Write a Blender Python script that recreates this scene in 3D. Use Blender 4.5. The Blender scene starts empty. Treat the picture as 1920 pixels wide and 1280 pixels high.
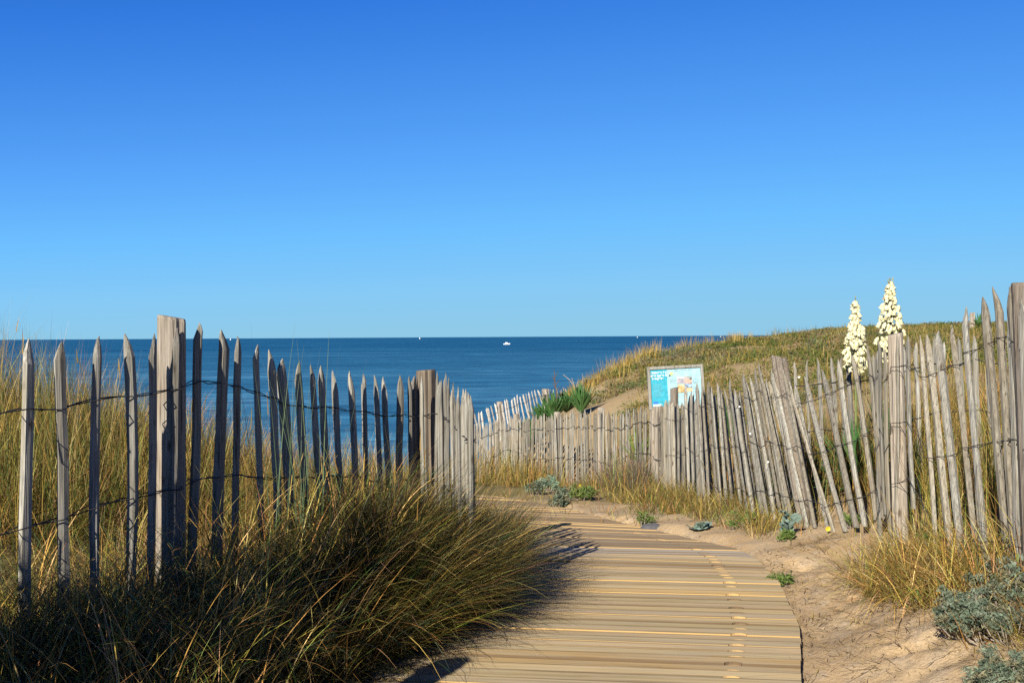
import bpy, math, random
import numpy as np
from mathutils import Vector, Matrix

random.seed(7)
RNG = np.random.default_rng(11)
S = bpy.context.scene
COL = S.collection

# ------------------------------------------------------------------ camera
CAMZ, F = 1.55, 2000.0
fz, rz_ = -0.0045, -0.0058
fwd = Vector((0, 1, fz)).normalized()
rgt = Vector((1, 0, rz_)); rgt = (rgt - fwd * rgt.dot(fwd)).normalized()
upv = rgt.cross(fwd)
cam = bpy.data.objects.new('camera', bpy.data.cameras.new('camera'))
COL.objects.link(cam)
m = Matrix((rgt, upv, -fwd)).transposed().to_4x4()
m.translation = Vector((0, 0, CAMZ))
cam.matrix_world = m
cam.data.sensor_width = 36.0
cam.data.lens = F / 1920 * 36
cam.data.clip_start = 0.05
cam.data.clip_end = 200000
S.camera = cam

# ------------------------------------------------------------------ sky and sun
SUN_AZ, SUN_EL = math.radians(24), math.radians(29.5)      # the way the shadows point, and the height
w = bpy.data.worlds.new('World'); S.world = w; w.use_nodes = True
nt = w.node_tree; bg = nt.nodes['Background']
sky = nt.nodes.new('ShaderNodeTexSky'); sky.sky_type = 'NISHITA'; sky.sun_disc = False
sky.sun_elevation = SUN_EL; sky.sun_rotation = SUN_AZ + math.pi
sky.altitude = 0; sky.air_density = 0.4; sky.dust_density = 0.0; sky.ozone_density = 8.0
# the sky texture graded to the deep polarised blue of the photograph: its red channel drives the colour of the air
sep_ = nt.nodes.new('ShaderNodeSeparateColor'); nt.links.new(sky.outputs[0], sep_.inputs[0])
ad = nt.nodes.new('ShaderNodeMath'); ad.operation = 'ADD'; ad.inputs[1].default_value = 1.0; nt.links.new(sep_.outputs[0], ad.inputs[0])
dv = nt.nodes.new('ShaderNodeMath'); dv.operation = 'DIVIDE'; nt.links.new(sep_.outputs[0], dv.inputs[0]); nt.links.new(ad.outputs[0], dv.inputs[1])
cr = nt.nodes.new('ShaderNodeValToRGB'); nt.links.new(dv.outputs[0], cr.inputs[0])
_st = [(.13, (.004, .034, .20)), (.242, (.018, .115, .50)), (.317, (.034, .200, .74)), (.46, (.102, .385, .96)), (.57, (.158, .525, 1.0)), (.70, (.240, .590, .92)), (.80, (.280, .590, .81))]
while len(cr.color_ramp.elements) < len(_st): cr.color_ramp.elements.new(.5)
for e_, (p_, c_) in zip(cr.color_ramp.elements, _st): e_.position = p_; e_.color = (*c_, 1)
EXPO = 1.15
sc_ = nt.nodes.new('ShaderNodeVectorMath'); sc_.operation = 'SCALE'; sc_.inputs[3].default_value = 1 / (.1 * 2 ** EXPO)
nt.links.new(cr.outputs[0], sc_.inputs[0]); nt.links.new(sc_.outputs[0], bg.inputs['Color'])
bg.inputs['Strength'].default_value = 0.10
sl = bpy.data.lights.new('sun', 'SUN'); sl.energy = 5.0; sl.angle = math.radians(0.53)
sl.color = (1.0, 0.91, 0.78)
sun = bpy.data.objects.new('sun', sl); COL.objects.link(sun)
sd = Vector((math.cos(SUN_EL) * math.sin(SUN_AZ), math.cos(SUN_EL) * math.cos(SUN_AZ), -math.sin(SUN_EL)))
sun.rotation_euler = sd.to_track_quat('-Z', 'Y').to_euler()
sun.location = (-4, -9, 8)
S.view_settings.view_transform = 'Standard'; S.view_settings.look = 'None'
S.view_settings.gamma = 1.0; S.view_settings.use_curve_mapping = False
S.view_settings.exposure = EXPO
S.render.engine = 'CYCLES'
S.cycles.max_bounces = 5; S.cycles.diffuse_bounces = 2; S.cycles.glossy_bounces = 2
S.cycles.transmission_bounces = 2; S.cycles.transparent_max_bounces = 4
S.cycles.use_denoising = False
S.cycles.caustics_reflective = False; S.cycles.caustics_refractive = False

# ------------------------------------------------------------------ helpers
def ray(px, py):
    d = rgt * ((px - 960) / F) + upv * ((640 - py) / F) + fwd
    return d

def at(px, py, D):
    d = ray(px, py); k = D / d.y
    return Vector((d.x * k, D, CAMZ + d.z * k))

def on_curve(px, py, curve):
    """point of the polyline (plan view) met by the bearing of a pixel; z from the pixel"""
    d = ray(px, py)
    best = None
    for (x0, y0), (x1, y1) in zip(curve[:-1], curve[1:]):
        a0 = x0 * d.y - y0 * d.x; a1 = x1 * d.y - y1 * d.x
        if a0 * a1 <= 0 and a0 != a1:
            t = a0 / (a0 - a1)
            x, y = x0 + (x1 - x0) * t, y0 + (y1 - y0) * t
            if y > 0.5 and (best is None or y < best.y):
                best = Vector((x, y, CAMZ + d.z / d.y * y))
    if best is None:
        x, y = min(curve, key=lambda c: abs(c[0] / max(c[1], .1) - d.x / d.y))
        best = Vector((x, y, CAMZ + d.z / d.y * y))
    return best

def lerp(x, xs, ys):
    return float(np.interp(x, xs, ys))

def tag(o, label=None, cat=None, group=None, kind=None):
    if label: o['label'] = label
    if cat: o['category'] = cat
    if group: o['group'] = group
    if kind: o['kind'] = kind
    return o

def empty(name, loc, rz=0):
    o = bpy.data.objects.new(name, None); COL.objects.link(o)
    o.location = loc; o.rotation_euler.z = rz; o.empty_display_size = .1
    return o

def link(name, me, mat, parent=None, loc=None):
    o = bpy.data.objects.new(name, me); COL.objects.link(o)
    if mat and not me.materials: me.materials.append(mat)
    if parent: o.parent = parent
    if loc is not None: o.location = loc
    return o

def mesh(name, verts, faces, smooth=False):
    me = bpy.data.meshes.new(name)
    me.from_pydata([tuple(v) for v in verts], [], faces)
    if smooth: me.polygons.foreach_set('use_smooth', [True] * len(me.polygons))
    me.update()
    return me

def quads_mesh(name, V, Q, colr=None, smooth=True):
    """fast mesh of quads from numpy arrays; colr = one colour per vertex"""
    me = bpy.data.meshes.new(name)
    n, q = len(V), len(Q)
    me.vertices.add(n); me.vertices.foreach_set('co', np.asarray(V, np.float32).ravel())
    k = Q.shape[1]
    me.loops.add(q * k); me.loops.foreach_set('vertex_index', np.asarray(Q, np.int32).ravel())
    me.polygons.add(q)
    me.polygons.foreach_set('loop_start', np.arange(0, q * k, k, dtype=np.int32))
    me.polygons.foreach_set('loop_total', np.full(q, k, np.int32))
    me.polygons.foreach_set('use_smooth', np.full(q, smooth))
    if colr is not None:
        a = me.attributes.new('col', 'FLOAT_COLOR', 'POINT')
        c = np.ones((n, 4), np.float32); c[:, :3] = colr
        a.data.foreach_set('color', c.ravel())
    me.update(calc_edges=True)
    return me

class MB:
    def __init__(self): self.v = []; self.f = []
    def add(self, vs, fs):
        b = len(self.v); self.v += [tuple(v) for v in vs]
        self.f += [tuple(i + b for i in f) for f in fs]
    def box(self, x0, x1, y0, y1, z0, z1):
        self.add([(x0, y0, z0), (x1, y0, z0), (x1, y1, z0), (x0, y1, z0), (x0, y0, z1), (x1, y0, z1), (x1, y1, z1), (x0, y1, z1)],
                 [(0, 3, 2, 1), (4, 5, 6, 7), (0, 1, 5, 4), (1, 2, 6, 5), (2, 3, 7, 6), (3, 0, 4, 7)])
    def tube(self, pts, r, n=5, r1=None):
        pts = [Vector(p) for p in pts]; N = len(pts); vs = []; fs = []
        for i, p in enumerate(pts):
            t = (pts[min(i + 1, N - 1)] - pts[max(i - 1, 0)])
            t = t.normalized() if t.length > 1e-9 else Vector((0, 0, 1))
            a = t.cross(Vector((0, 0, 1))) if abs(t.z) < .95 else t.cross(Vector((1, 0, 0)))
            a.normalize(); b = t.cross(a)
            rr = r if r1 is None else r + (r1 - r) * i / max(N - 1, 1)
            for k in range(n):
                q = 2 * math.pi * k / n
                vs.append(p + a * (rr * math.cos(q)) + b * (rr * math.sin(q)))
        for i in range(N - 1):
            for k in range(n):
                fs.append((i * n + k, i * n + (k + 1) % n, (i + 1) * n + (k + 1) % n, (i + 1) * n + k))
        fs.append(tuple(range(n))[::-1]); fs.append(tuple((N - 1) * n + k for k in range(n)))
        self.add(vs, fs)
    def build(self, name, mat, parent=None, loc=None, smooth=False):
        return link(name, mesh(name, self.v, self.f, smooth), mat, parent, loc)

# ------------------------------------------------------------------ materials
def new_mat(name):
    mt = bpy.data.materials.new(name); mt.use_nodes = True
    n = mt.node_tree; b = n.nodes['Principled BSDF']
    return mt, n, b
def N(nt, typ, **kw):
    n = nt.nodes.new(typ)
    for k, v in kw.items():
        if k.startswith('i_'):
            key = k[2:]
            n.inputs[int(key) if key.isdigit() else key].default_value = v
        else: setattr(n, k, v)
    return n
def ramp(nt, stops, fac=None):
    r = nt.nodes.new('ShaderNodeValToRGB'); e = r.color_ramp.elements
    while len(e) < len(stops): e.new(0.5)
    for el, (p, c) in zip(e, stops):
        el.position = p; el.color = (*c, 1)
    if fac is not None: nt.links.new(fac, r.inputs[0])
    return r
def mixc(nt, a, b, fac, mode='MIX'):
    mx = nt.nodes.new('ShaderNodeMix'); mx.data_type = 'RGBA'; mx.blend_type = mode
    for sock, v in ((6, a), (7, b), (0, fac)):
        if hasattr(v, 'is_linked') or hasattr(v, 'links'): nt.links.new(v, mx.inputs[sock])
        elif sock == 0: mx.inputs[0].default_value = v
        else: mx.inputs[sock].default_value = (*v, 1)
    return mx.outputs[2]

def wood_mat(name, dark, mid, light, warm):
    mt, n, b = new_mat(name); L = n.links
    tc = N(n, 'ShaderNodeTexCoord'); oi = N(n, 'ShaderNodeObjectInfo')
    add = N(n, 'ShaderNodeVectorMath', operation='ADD')
    sc = N(n, 'ShaderNodeVectorMath', operation='SCALE'); sc.inputs[3].default_value = 37.0
    cmb = N(n, 'ShaderNodeCombineXYZ')
    for k in range(3): L.new(oi.outputs['Random'], cmb.inputs[k])
    L.new(cmb.outputs[0], sc.inputs[0]); L.new(tc.outputs['Object'], add.inputs[0]); L.new(sc.outputs[0], add.inputs[1])
    mp = N(n, 'ShaderNodeMapping'); mp.inputs['Scale'].default_value = (95, 95, 3.2); L.new(add.outputs[0], mp.inputs[0])
    n1 = N(n, 'ShaderNodeTexNoise', i_Scale=1.0, i_Detail=6.0, i_Roughness=.65); L.new(mp.outputs[0], n1.inputs['Vector'])
    mp2 = N(n, 'ShaderNodeMapping'); mp2.inputs['Scale'].default_value = (14, 14, 5); L.new(add.outputs[0], mp2.inputs[0])
    n2 = N(n, 'ShaderNodeTexNoise', i_Scale=1.0, i_Detail=4.0); L.new(mp2.outputs[0], n2.inputs['Vector'])
    c1 = ramp(n, [(0.28, dark), (0.5, mid), (0.74, light)], n1.outputs[0])
    r2 = ramp(n, [(.42, (0, 0, 0)), (.66, (1, 1, 1))], n2.outputs[0])
    c2 = mixc(n, c1.outputs[0], warm, r2.outputs[0], 'MIX')
    c2b = mixc(n, c1.outputs[0], c2, .45)
    rr = ramp(n, [(0, (.66, .64, .62)), (.5, (1, .99, .97)), (1, (1.36, 1.35, 1.32))], oi.outputs['Random'])
    mp4 = N(n, 'ShaderNodeMapping'); mp4.inputs['Scale'].default_value = (150, 150, 2.2); L.new(add.outputs[0], mp4.inputs[0])
    n4 = N(n, 'ShaderNodeTexNoise', i_Scale=1.0, i_Detail=3.0, i_Roughness=.5); L.new(mp4.outputs[0], n4.inputs['Vector'])
    r4 = ramp(n, [(.30, (.30, .28, .26)), (.40, (1, 1, 1))], n4.outputs[0])           # drying cracks
    c2b = mixc(n, c2b, r4.outputs[0], 1.0, 'MULTIPLY')
    vo = N(n, 'ShaderNodeTexVoronoi', i_Scale=1.0); mp5 = N(n, 'ShaderNodeMapping'); mp5.inputs['Scale'].default_value = (11, 11, 4.5); L.new(add.outputs[0], mp5.inputs[0]); L.new(mp5.outputs[0], vo.inputs['Vector'])
    r5 = ramp(n, [(.06, (.38, .33, .28)), (.17, (1, 1, 1))], vo.outputs['Distance'])    # knots
    c2b = mixc(n, c2b, r5.outputs[0], 1.0, 'MULTIPLY')
    c3 = mixc(n, c2b, rr.outputs[0], 1.0, 'MULTIPLY')
    L.new(c3, b.inputs['Base Color']); b.inputs['Roughness'].default_value = .85
    b.inputs['Specular IOR Level'].default_value = .2
    bp = N(n, 'ShaderNodeBump', i_Strength=.8, i_Distance=.006); L.new(n1.outputs[0], bp.inputs['Height'])
    L.new(bp.outputs[0], b.inputs['Normal'])
    return mt

M = {}
M['picket'] = wood_mat('weathered_picket_wood', (.092, .090, .078), (.255, .252, .222), (.435, .43, .39), (.235, .205, .145))
M['picket_brown'] = wood_mat('weathered_brown_wood', (.092, .086, .068), (.262, .247, .20), (.43, .412, .35), (.24, .20, .14))
M['picket_pale'] = wood_mat('sunlit_picket_wood', (.26, .25, .23), (.50, .49, .46), (.68, .67, .64), (.42, .38, .31))  # paler copy of the picket wood, sunlight put into its colour
M['post'] = wood_mat('round_post_wood', (.11, .095, .08), (.29, .26, .215), (.44, .40, .345), (.28, .22, .15))

M['post_dark'] = wood_mat('dark_post_wood', (.07, .058, .045), (.18, .15, .115), (.29, .25, .20), (.17, .13, .085))
def simple(name, colr, rough=.7, spec=.3, metal=0.0):
    mt, n, b = new_mat(name)
    tc = N(n, 'ShaderNodeTexCoord'); nz = N(n, 'ShaderNodeTexNoise', i_Scale=30.0, i_Detail=3.0)
    n.links.new(tc.outputs['Object'], nz.inputs['Vector'])
    r = ramp(n, [(.3, tuple(c * .82 for c in colr)), (.7, tuple(min(1, c * 1.15) for c in colr))], nz.outputs[0])
    n.links.new(r.outputs[0], b.inputs['Base Color'])
    b.inputs['Roughness'].default_value = rough; b.inputs['Specular IOR Level'].default_value = spec
    b.inputs['Metallic'].default_value = metal
    return mt
M['wire'] = simple('old_wire', (.045, .045, .048), .6, .3, .3)
M['white_paint'] = simple('white_boat_paint', (.82, .82, .80), .4, .4)
M['dark_glass'] = simple('dark_window', (.03, .04, .05), .2, .5)
M['shell'] = simple('white_shell', (.80, .78, .72), .5)
M['stone'] = simple('dark_stone', (.09, .09, .10), .9)
M['yucca_leaf'] = simple('yucca_leaf', (.06, .15, .04), .45, .4)
M['yucca_leaf_bright'] = simple('bright_yucca_leaf', (.14, .24, .03), .5, .4)
M['dead_stalk'] = simple('dead_flower_stalk', (.12, .085, .065), .9)
M['pale_stalk'] = simple('pale_dry_stalk', (.36, .31, .25), .9)
M['green_stalk'] = simple('green_flower_stalk', (.16, .20, .06), .7)
M['petal'] = simple('cream_petal', (.70, .66, .40), .6)
M['bud'] = simple('green_bud', (.30, .30, .12), .7)
M['kale'] = simple('sea_kale_leaf', (.17, .25, .21), .7)
M['yellow_petal'] = simple('yellow_petal', (.75, .55, .02), .6)
M['dead_leaf'] = simple('orange_dead_leaf', (.42, .22, .07), .8)

def leaf_mat(name, trans=.3, rough=.6):
    mt, n, b = new_mat(name); L = n.links
    at_ = N(n, 'ShaderNodeAttribute', attribute_name='col')
    L.new(at_.outputs['Color'], b.inputs['Base Color'])
    b.inputs['Roughness'].default_value = rough; b.inputs['Specular IOR Level'].default_value = .25
    tr = N(n, 'ShaderNodeBsdfTranslucent'); L.new(at_.outputs['Color'], tr.inputs['Color'])
    mx = N(n, 'ShaderNodeMixShader'); mx.inputs[0].default_value = trans
    L.new(b.outputs[0], mx.inputs[1]); L.new(tr.outputs[0], mx.inputs[2])
    L.new(mx.outputs[0], n.nodes['Material Output'].inputs['Surface'])
    return mt
M['grass'] = leaf_mat('grass_blades')
M['scrub'] = leaf_mat('scrub_leaves', .15, .8)
M['twig'] = leaf_mat('dry_twigs', 0.0, .9)

def ground_mat():
    mt, n, b = new_mat('dune_sand'); L = n.links
    tc = N(n, 'ShaderNodeTexCoord'); at_ = N(n, 'ShaderNodeAttribute', attribute_name='col')
    n1 = N(n, 'ShaderNodeTexNoise', i_Scale=1.6, i_Detail=8.0, i_Roughness=.6)
    n2 = N(n, 'ShaderNodeTexNoise', i_Scale=60.0, i_Detail=5.0, i_Roughness=.7)
    n3 = N(n, 'ShaderNodeTexNoise', i_Scale=9.0, i_Detail=5.0)
    n4 = N(n, 'ShaderNodeTexNoise', i_Scale=380.0, i_Detail=2.0)
    for x in (n1, n2, n3, n4): L.new(tc.outputs['Object'], x.inputs['Vector'])
    sand = ramp(n, [(.32, (.43, .31, .175)), (.52, (.50, .375, .225)), (.72, (.56, .44, .285))], n1.outputs[0])
    grey = ramp(n, [(.48, (0, 0, 0)), (.66, (.75, .75, .75))], n3.outputs[0])
    s2 = mixc(n, sand.outputs[0], (.46, .375, .27), grey.outputs[0])
    fine = ramp(n, [(.3, (.72, .70, .66)), (.7, (1.12, 1.1, 1.06))], n2.outputs[0])
    s3 = mixc(n, s2, fine.outputs[0], 1.0, 'MULTIPLY')
    gr = ramp(n, [(.35, (.86, .85, .83)), (.65, (1.08, 1.08, 1.08))], n4.outputs[0])
    s3 = mixc(n, s3, gr.outputs[0], 1.0, 'MULTIPLY')
    n5 = N(n, 'ShaderNodeTexNoise', i_Scale=95.0, i_Detail=1.0); L.new(tc.outputs['Object'], n5.inputs['Vector'])
    sp = ramp(n, [(.70, (0, 0, 0)), (.74, (.8, .8, .8))], n5.outputs[0])
    s3 = mixc(n, s3, (.14, .10, .065), sp.outputs[0])       # specks of litter
    soil = ramp(n, [(.3, (.10, .085, .03)), (.55, (.20, .165, .06)), (.75, (.32, .25, .11))], n2.outputs[0])
    sep = N(n, 'ShaderNodeSeparateColor'); L.new(at_.outputs['Color'], sep.inputs[0])
    c = mixc(n, s3, soil.outputs[0], sep.outputs[0])
    L.new(c, b.inputs['Base Color'])
    b.inputs['Roughness'].default_value = .95; b.inputs['Specular IOR Level'].default_value = .1
    b1 = N(n, 'ShaderNodeBump', i_Strength=.6, i_Distance=.016); L.new(n3.outputs[0], b1.inputs['Height'])
    b2 = N(n, 'ShaderNodeBump', i_Strength=.8, i_Distance=.009); L.new(n2.outputs[0], b2.inputs['Height'])
    L.new(b1.outputs[0], b2.inputs['Normal'])
    L.new(b2.outputs[0], b.inputs['Normal'])
    return mt
M['ground'] = ground_mat()

def plank_mat(name, side):
    mt, n, b = new_mat(name); L = n.links
    at_ = N(n, 'ShaderNodeAttribute', attribute_name='col'); uv = N(n, 'ShaderNodeAttribute', attribute_name='grain')
    mp = N(n, 'ShaderNodeMapping'); mp.inputs['Scale'].default_value = (1.3, 55, 1); L.new(uv.outputs['Vector'], mp.inputs[0])
    n1 = N(n, 'ShaderNodeTexNoise', i_Scale=1.0, i_Detail=6.0, i_Roughness=.6); L.new(mp.outputs[0], n1.inputs['Vector'])
    mp2 = N(n, 'ShaderNodeMapping'); mp2.inputs['Scale'].default_value = (2.2, 9, 1); L.new(uv.outputs['Vector'], mp2.inputs[0])
    n2 = N(n, 'ShaderNodeTexNoise', i_Scale=1.0, i_Detail=4.0, i_Roughness=.6); L.new(mp2.outputs[0], n2.inputs['Vector'])
    mp3 = N(n, 'ShaderNodeMapping'); mp3.inputs['Scale'].default_value = (6, 34, 1); L.new(uv.outputs['Vector'], mp3.inputs[0])
    n3 = N(n, 'ShaderNodeTexNoise', i_Scale=1.0, i_Detail=5.0, i_Roughness=.7); L.new(mp3.outputs[0], n3.inputs['Vector'])
    r1 = ramp(n, [(.3, (.72, .70, .66)), (.5, (1, 1, 1)), (.70, (1.17, 1.15, 1.09))], n1.outputs[0])
    c = mixc(n, at_.outputs['Color'], r1.outputs[0], 1.0, 'MULTIPLY')
    if not side:
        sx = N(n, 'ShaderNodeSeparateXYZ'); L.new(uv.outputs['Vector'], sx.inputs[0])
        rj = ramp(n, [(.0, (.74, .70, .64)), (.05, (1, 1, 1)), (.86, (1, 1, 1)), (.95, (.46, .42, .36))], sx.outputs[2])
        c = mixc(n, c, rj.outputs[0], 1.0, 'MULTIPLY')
        r2 = ramp(n, [(.45, (0, 0, 0)), (.68, (.7, .7, .7))], n2.outputs[0])
        c = mixc(n, c, (.40, .335, .225), r2.outputs[0])
        r3 = ramp(n, [(.62, (0, 0, 0)), (.74, (.6, .6, .6))], n3.outputs[0])     # dark stains along the grain
        c = mixc(n, c, (.17, .13, .095), r3.outputs[0])
    L.new(c, b.inputs['Base Color'])
    b.inputs['Roughness'].default_value = .8; b.inputs['Specular IOR Level'].default_value = .1
    bp = N(n, 'ShaderNodeBump', i_Strength=.4, i_Distance=.004); L.new(n1.outputs[0], bp.inputs['Height'])
    L.new(bp.outputs[0], b.inputs['Normal'])
    return mt
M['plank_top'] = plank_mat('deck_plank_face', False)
M['plank_side'] = plank_mat('deck_plank_edge', True)

def water_mat():
    mt, n, b = new_mat('sea_water'); L = n.links
    tc = N(n, 'ShaderNodeTexCoord')
    mp = N(n, 'ShaderNodeMapping'); mp.inputs['Scale'].default_value = (.10, .22, 1); L.new(tc.outputs['Object'], mp.inputs[0])
    n1 = N(n, 'ShaderNodeTexNoise', i_Scale=1.0, i_Detail=6.0, i_Roughness=.62); L.new(mp.outputs[0], n1.inputs['Vector'])
    mp2 = N(n, 'ShaderNodeMapping'); mp2.inputs['Scale'].default_value = (.004, .012, 1); L.new(tc.outputs['Object'], mp2.inputs[0])
    n2 = N(n, 'ShaderNodeTexNoise', i_Scale=1.0, i_Detail=5.0, i_Roughness=.6); L.new(mp2.outputs[0], n2.inputs['Vector'])
    mp3 = N(n, 'ShaderNodeMapping'); mp3.inputs['Scale'].default_value = (.03, .11, 1); L.new(tc.outputs['Object'], mp3.inputs[0])
    n3 = N(n, 'ShaderNodeTexNoise', i_Scale=1.0, i_Detail=4.0, i_Roughness=.6); L.new(mp3.outputs[0], n3.inputs['Vector'])
    deep = ramp(n, [(.35, (.013, .096, .19)), (.52, (.026, .138, .252)), (.68, (.065, .205, .335))], n2.outputs[0])
    rp = ramp(n, [(.36, (.62, .68, .72)), (.5, (1, 1, 1)), (.66, (1.5, 1.4, 1.3))], n3.outputs[0])
    c = mixc(n, deep.outputs[0], rp.outputs[0], 1.0, 'MULTIPLY')
    rq = ramp(n, [(.38, (.75, .78, .8)), (.52, (1, 1, 1)), (.66, (1.4, 1.32, 1.25))], n1.outputs[0])
    c = mixc(n, c, rq.outputs[0], 1.0, 'MULTIPLY')
    sx = N(n, 'ShaderNodeSeparateXYZ'); L.new(tc.outputs['Object'], sx.inputs[0])
    lg = N(n, 'ShaderNodeMath', operation='LOGARITHM'); lg.inputs[1].default_value = 10.0; L.new(sx.outputs[1], lg.inputs[0])
    mr = N(n, 'ShaderNodeMapRange'); mr.inputs[1].default_value = 2.2; mr.inputs[2].default_value = 3.1; L.new(lg.outputs[0], mr.inputs[0])
    depth = ramp(n, [(0, (1.3, 1.12, 1.08)), (.35, (1.25, 1.1, 1.06)), (1, (.30, .66, .76))], mr.outputs[0])      # paler over the shallows, deeper out at sea
    c = mixc(n, c, depth.outputs[0], 1.0, 'MULTIPLY')
    L.new(c, b.inputs['Base Color'])
    b.inputs['Roughness'].default_value = .45; b.inputs['IOR'].default_value = 1.33
    b.inputs['Specular IOR Level'].default_value = .12
    bp = N(n, 'ShaderNodeBump', i_Strength=.8, i_Distance=1.2); L.new(n1.outputs[0], bp.inputs['Height'])
    L.new(bp.outputs[0], b.inputs['Normal'])
    return mt
M['water'] = water_mat()

# ------------------------------------------------------------------ the terrain
def pz(y):
    y = np.asarray(y, float)
    return -0.08 * np.clip(y - 7.5, 0, 9) - .05 * np.clip(y - 16.5, 0, 100)

R_K = np.array([(-.1, -2), (.3, 0), (1.29, 4.78), (1.52, 5.65), (1.67, 6.68), (1.69, 7.3), (1.66, 7.9), (1.40, 8.75), (1.08, 9.8), (.54, 11.95), (-.2, 13.67), (-1.3, 15.2)])
L_K = np.array([(-2.0, -1.67), (-1.62, .33), (-.62, 5.05), (-.24, 5.9), (-.07, 6.9), (-.03, 7.65), (-.10, 8.35), (-.34, 9.45), (-.68, 10.75), (-1.15, 12.9), (-1.75, 14.9), (-2.7, 16.6)])

LEFT_FENCE = [(-1.62, 2.75), (-1.88, 3.3), (-2.05, 3.9), (-1.995, 4.38), (-1.62, 5.1), (-.83, 7.1), (-.66, 7.4), (-.585, 7.42), (-.38, 6.9), (-.222, 5.95)]
LEFT_RUN = LEFT_FENCE[:8]
R1 = [(2.36, 4.3), (2.43, 5.2), (2.50, 6.0), (2.53, 7.0), (2.42, 7.5), (2.28, 8.0), (2.16, 8.7), (2.05, 9.3), (1.95, 10.5), (1.84, 12.0), (1.80, 12.5)]
R2 = [(1.82, 12.35), (1.65, 14), (1.47, 15.5), (1.1, 17.5), (.4, 20), (-.44, 22), (-1.1, 23)]
FAR = [(-1.15, 24.3), (-.5, 24.7), (0, 25), (.6, 25.5), (1.9, 27.5)]
BACK = [(2.4, 9.8), (2.85, 9.2), (3.3, 8.7), (3.9, 8.1), (4.2, 7.8)]

CP = [
 # right bank of sand
 (1.9, 0, .1), (1.9, 2, .08), (1.85, 3.2, .07), (1.75, 4.6, .04), (2.0, 5.6, .08), (2.1, 6.4, .08), (2.0, 7.2, .06), (1.95, 8.0, .03), (1.8, 8.7, -.02),
 (1.6, 9.6, -.10), (1.35, 11, -.22), (1.05, 12.3, -.33), (.55, 13.6, -.44), (-.1, 15.3, -.62), (-1.0, 17, -.8),
 (2.52, 7.0, .17), (2.3, 7.9, .12), (2.05, 9.3, .02), (1.95, 10.5, -.12), (1.82, 12.4, -.38), (1.47, 15.5, -.75), (1.1, 17.5, -.95), (.4, 20, -1.2), (-.44, 22, -1.45), (-1.1, 24, -1.5),
 # right mound with the grey bush
 (2.2, 3.6, .28), (2.3, 4.4, .32), (2.43, 5.3, .42), (3.0, 5.0, .58), (3.0, 3.2, .5), (2.5, 6.1, .26), (4.5, 4, .8), (3, 0, .5), (5, 0, .9),
 # behind the right fence and the dune
 (3.3, 7.0, .42), (3.2, 8.6, .30), (2.9, 10, .22), (2.7, 12, .12), (2.75, 14, .25), (4.5, 9, .75), (4.6, 12, .8), (3.06, 18, .57), (3.9, 23, .78),
 (4.6, 17, 1.0), (7, 26, 1.12), (8.1, 22, 1.2), (10.3, 22, 1.42), (7, 14, 1.05), (9, 10, 1.25), (14, 16, 1.55),
 (1.4, 20, -.35), (2.1, 22, .30), (.3, 21.6, -.45), (1.2, 22.3, -.22), (.5, 25.5, -.55), (-.5, 24.7, -1.0), (0, 23, -.9),
 (1.3, 26, .0), (2.16, 27, .40), (3.36, 28, .78), (4.8, 30, .98), (6.4, 33, 1.10), (9.7, 36, 1.25), (14, 38, 1.50), (19.2, 40, 1.80), (28, 38, 2.1),
 (1.3, 29, -.9), (3, 33, -.6), (6, 42, -.7), (10, 48, 0), (16, 52, .5), (25, 55, 1.1), (-1, 30, -2.3), (2, 38, -3),
 # left dune
 (-.62, 4.6, .06), (-1.0, 4.2, .14), (-.80, 5.05, .20), (-.45, 5.6, .14), (-.24, 6.0, .06), (-.2, 6.6, .0), (-1.62, 5.1, .26), (-2.05, 4.45, .26), (-2.6, 3.6, .32), (-1.7, 2.4, .2), (-1.5, 3.4, .20),
 (-.75, 5.9, .30), (-.55, 6.5, .20), (-.8, 7.1, .08), (-1.2, 5.7, .28), (-2.2, 5.4, .42), (-2.2, 6.4, .35), (-1.5, 7.2, .18), (-2.0, 8.6, .10), (-1.0, 9.5, -.12), (-.55, 7.6, -.02),
 (-3.84, 8, .88), (-3.44, 8, .70), (-3.0, 8, .52), (-2.6, 7.6, .40), (-3.2, 6, .62), (-4.5, 6, .9), (-3, 3.6, .5), (-5, 3, .8), (-3, 0, .4), (-6, 0, .8), (-6, 9, 1.15),
 (-1.5, 11.5, -.42), (-3, 12, -.45), (-4.5, 11.5, .1), (-7, 13, .4), (-2.4, 14.5, -1.1), (-2.4, 19, -2.2), (-4, 18, -2.4), (-8, 18, -1.8), (-3, 26, -4.5), (-9, 28, -5), (-14, 20, -2), (-12, 8, 1.2),
 (-12, 36, -9), (-20, 36, -9), (-5, 40, -9.5), (2, 43, -6.5), (-15, 28, -6.5), (-6, 33, -7),
 (1, -3, 0), (-1, -5, .1), (6, -6, 1.0), (-7, -6, .8), (0, -9, .3),
]
CP = np.array(CP)
def _phi(r): return np.where(r > 1e-9, r * r * np.log(r + 1e-12), 0)
_n = len(CP)
_K = _phi(np.linalg.norm(CP[:, None, :2] - CP[None, :, :2], axis=2)) + np.eye(_n) * .05
_P = np.c_[np.ones(_n), CP[:, :2]]
_A = np.block([[_K, _P], [_P.T, np.zeros((3, 3))]])
_W = np.linalg.solve(_A, np.r_[CP[:, 2], 0, 0, 0])

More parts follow.
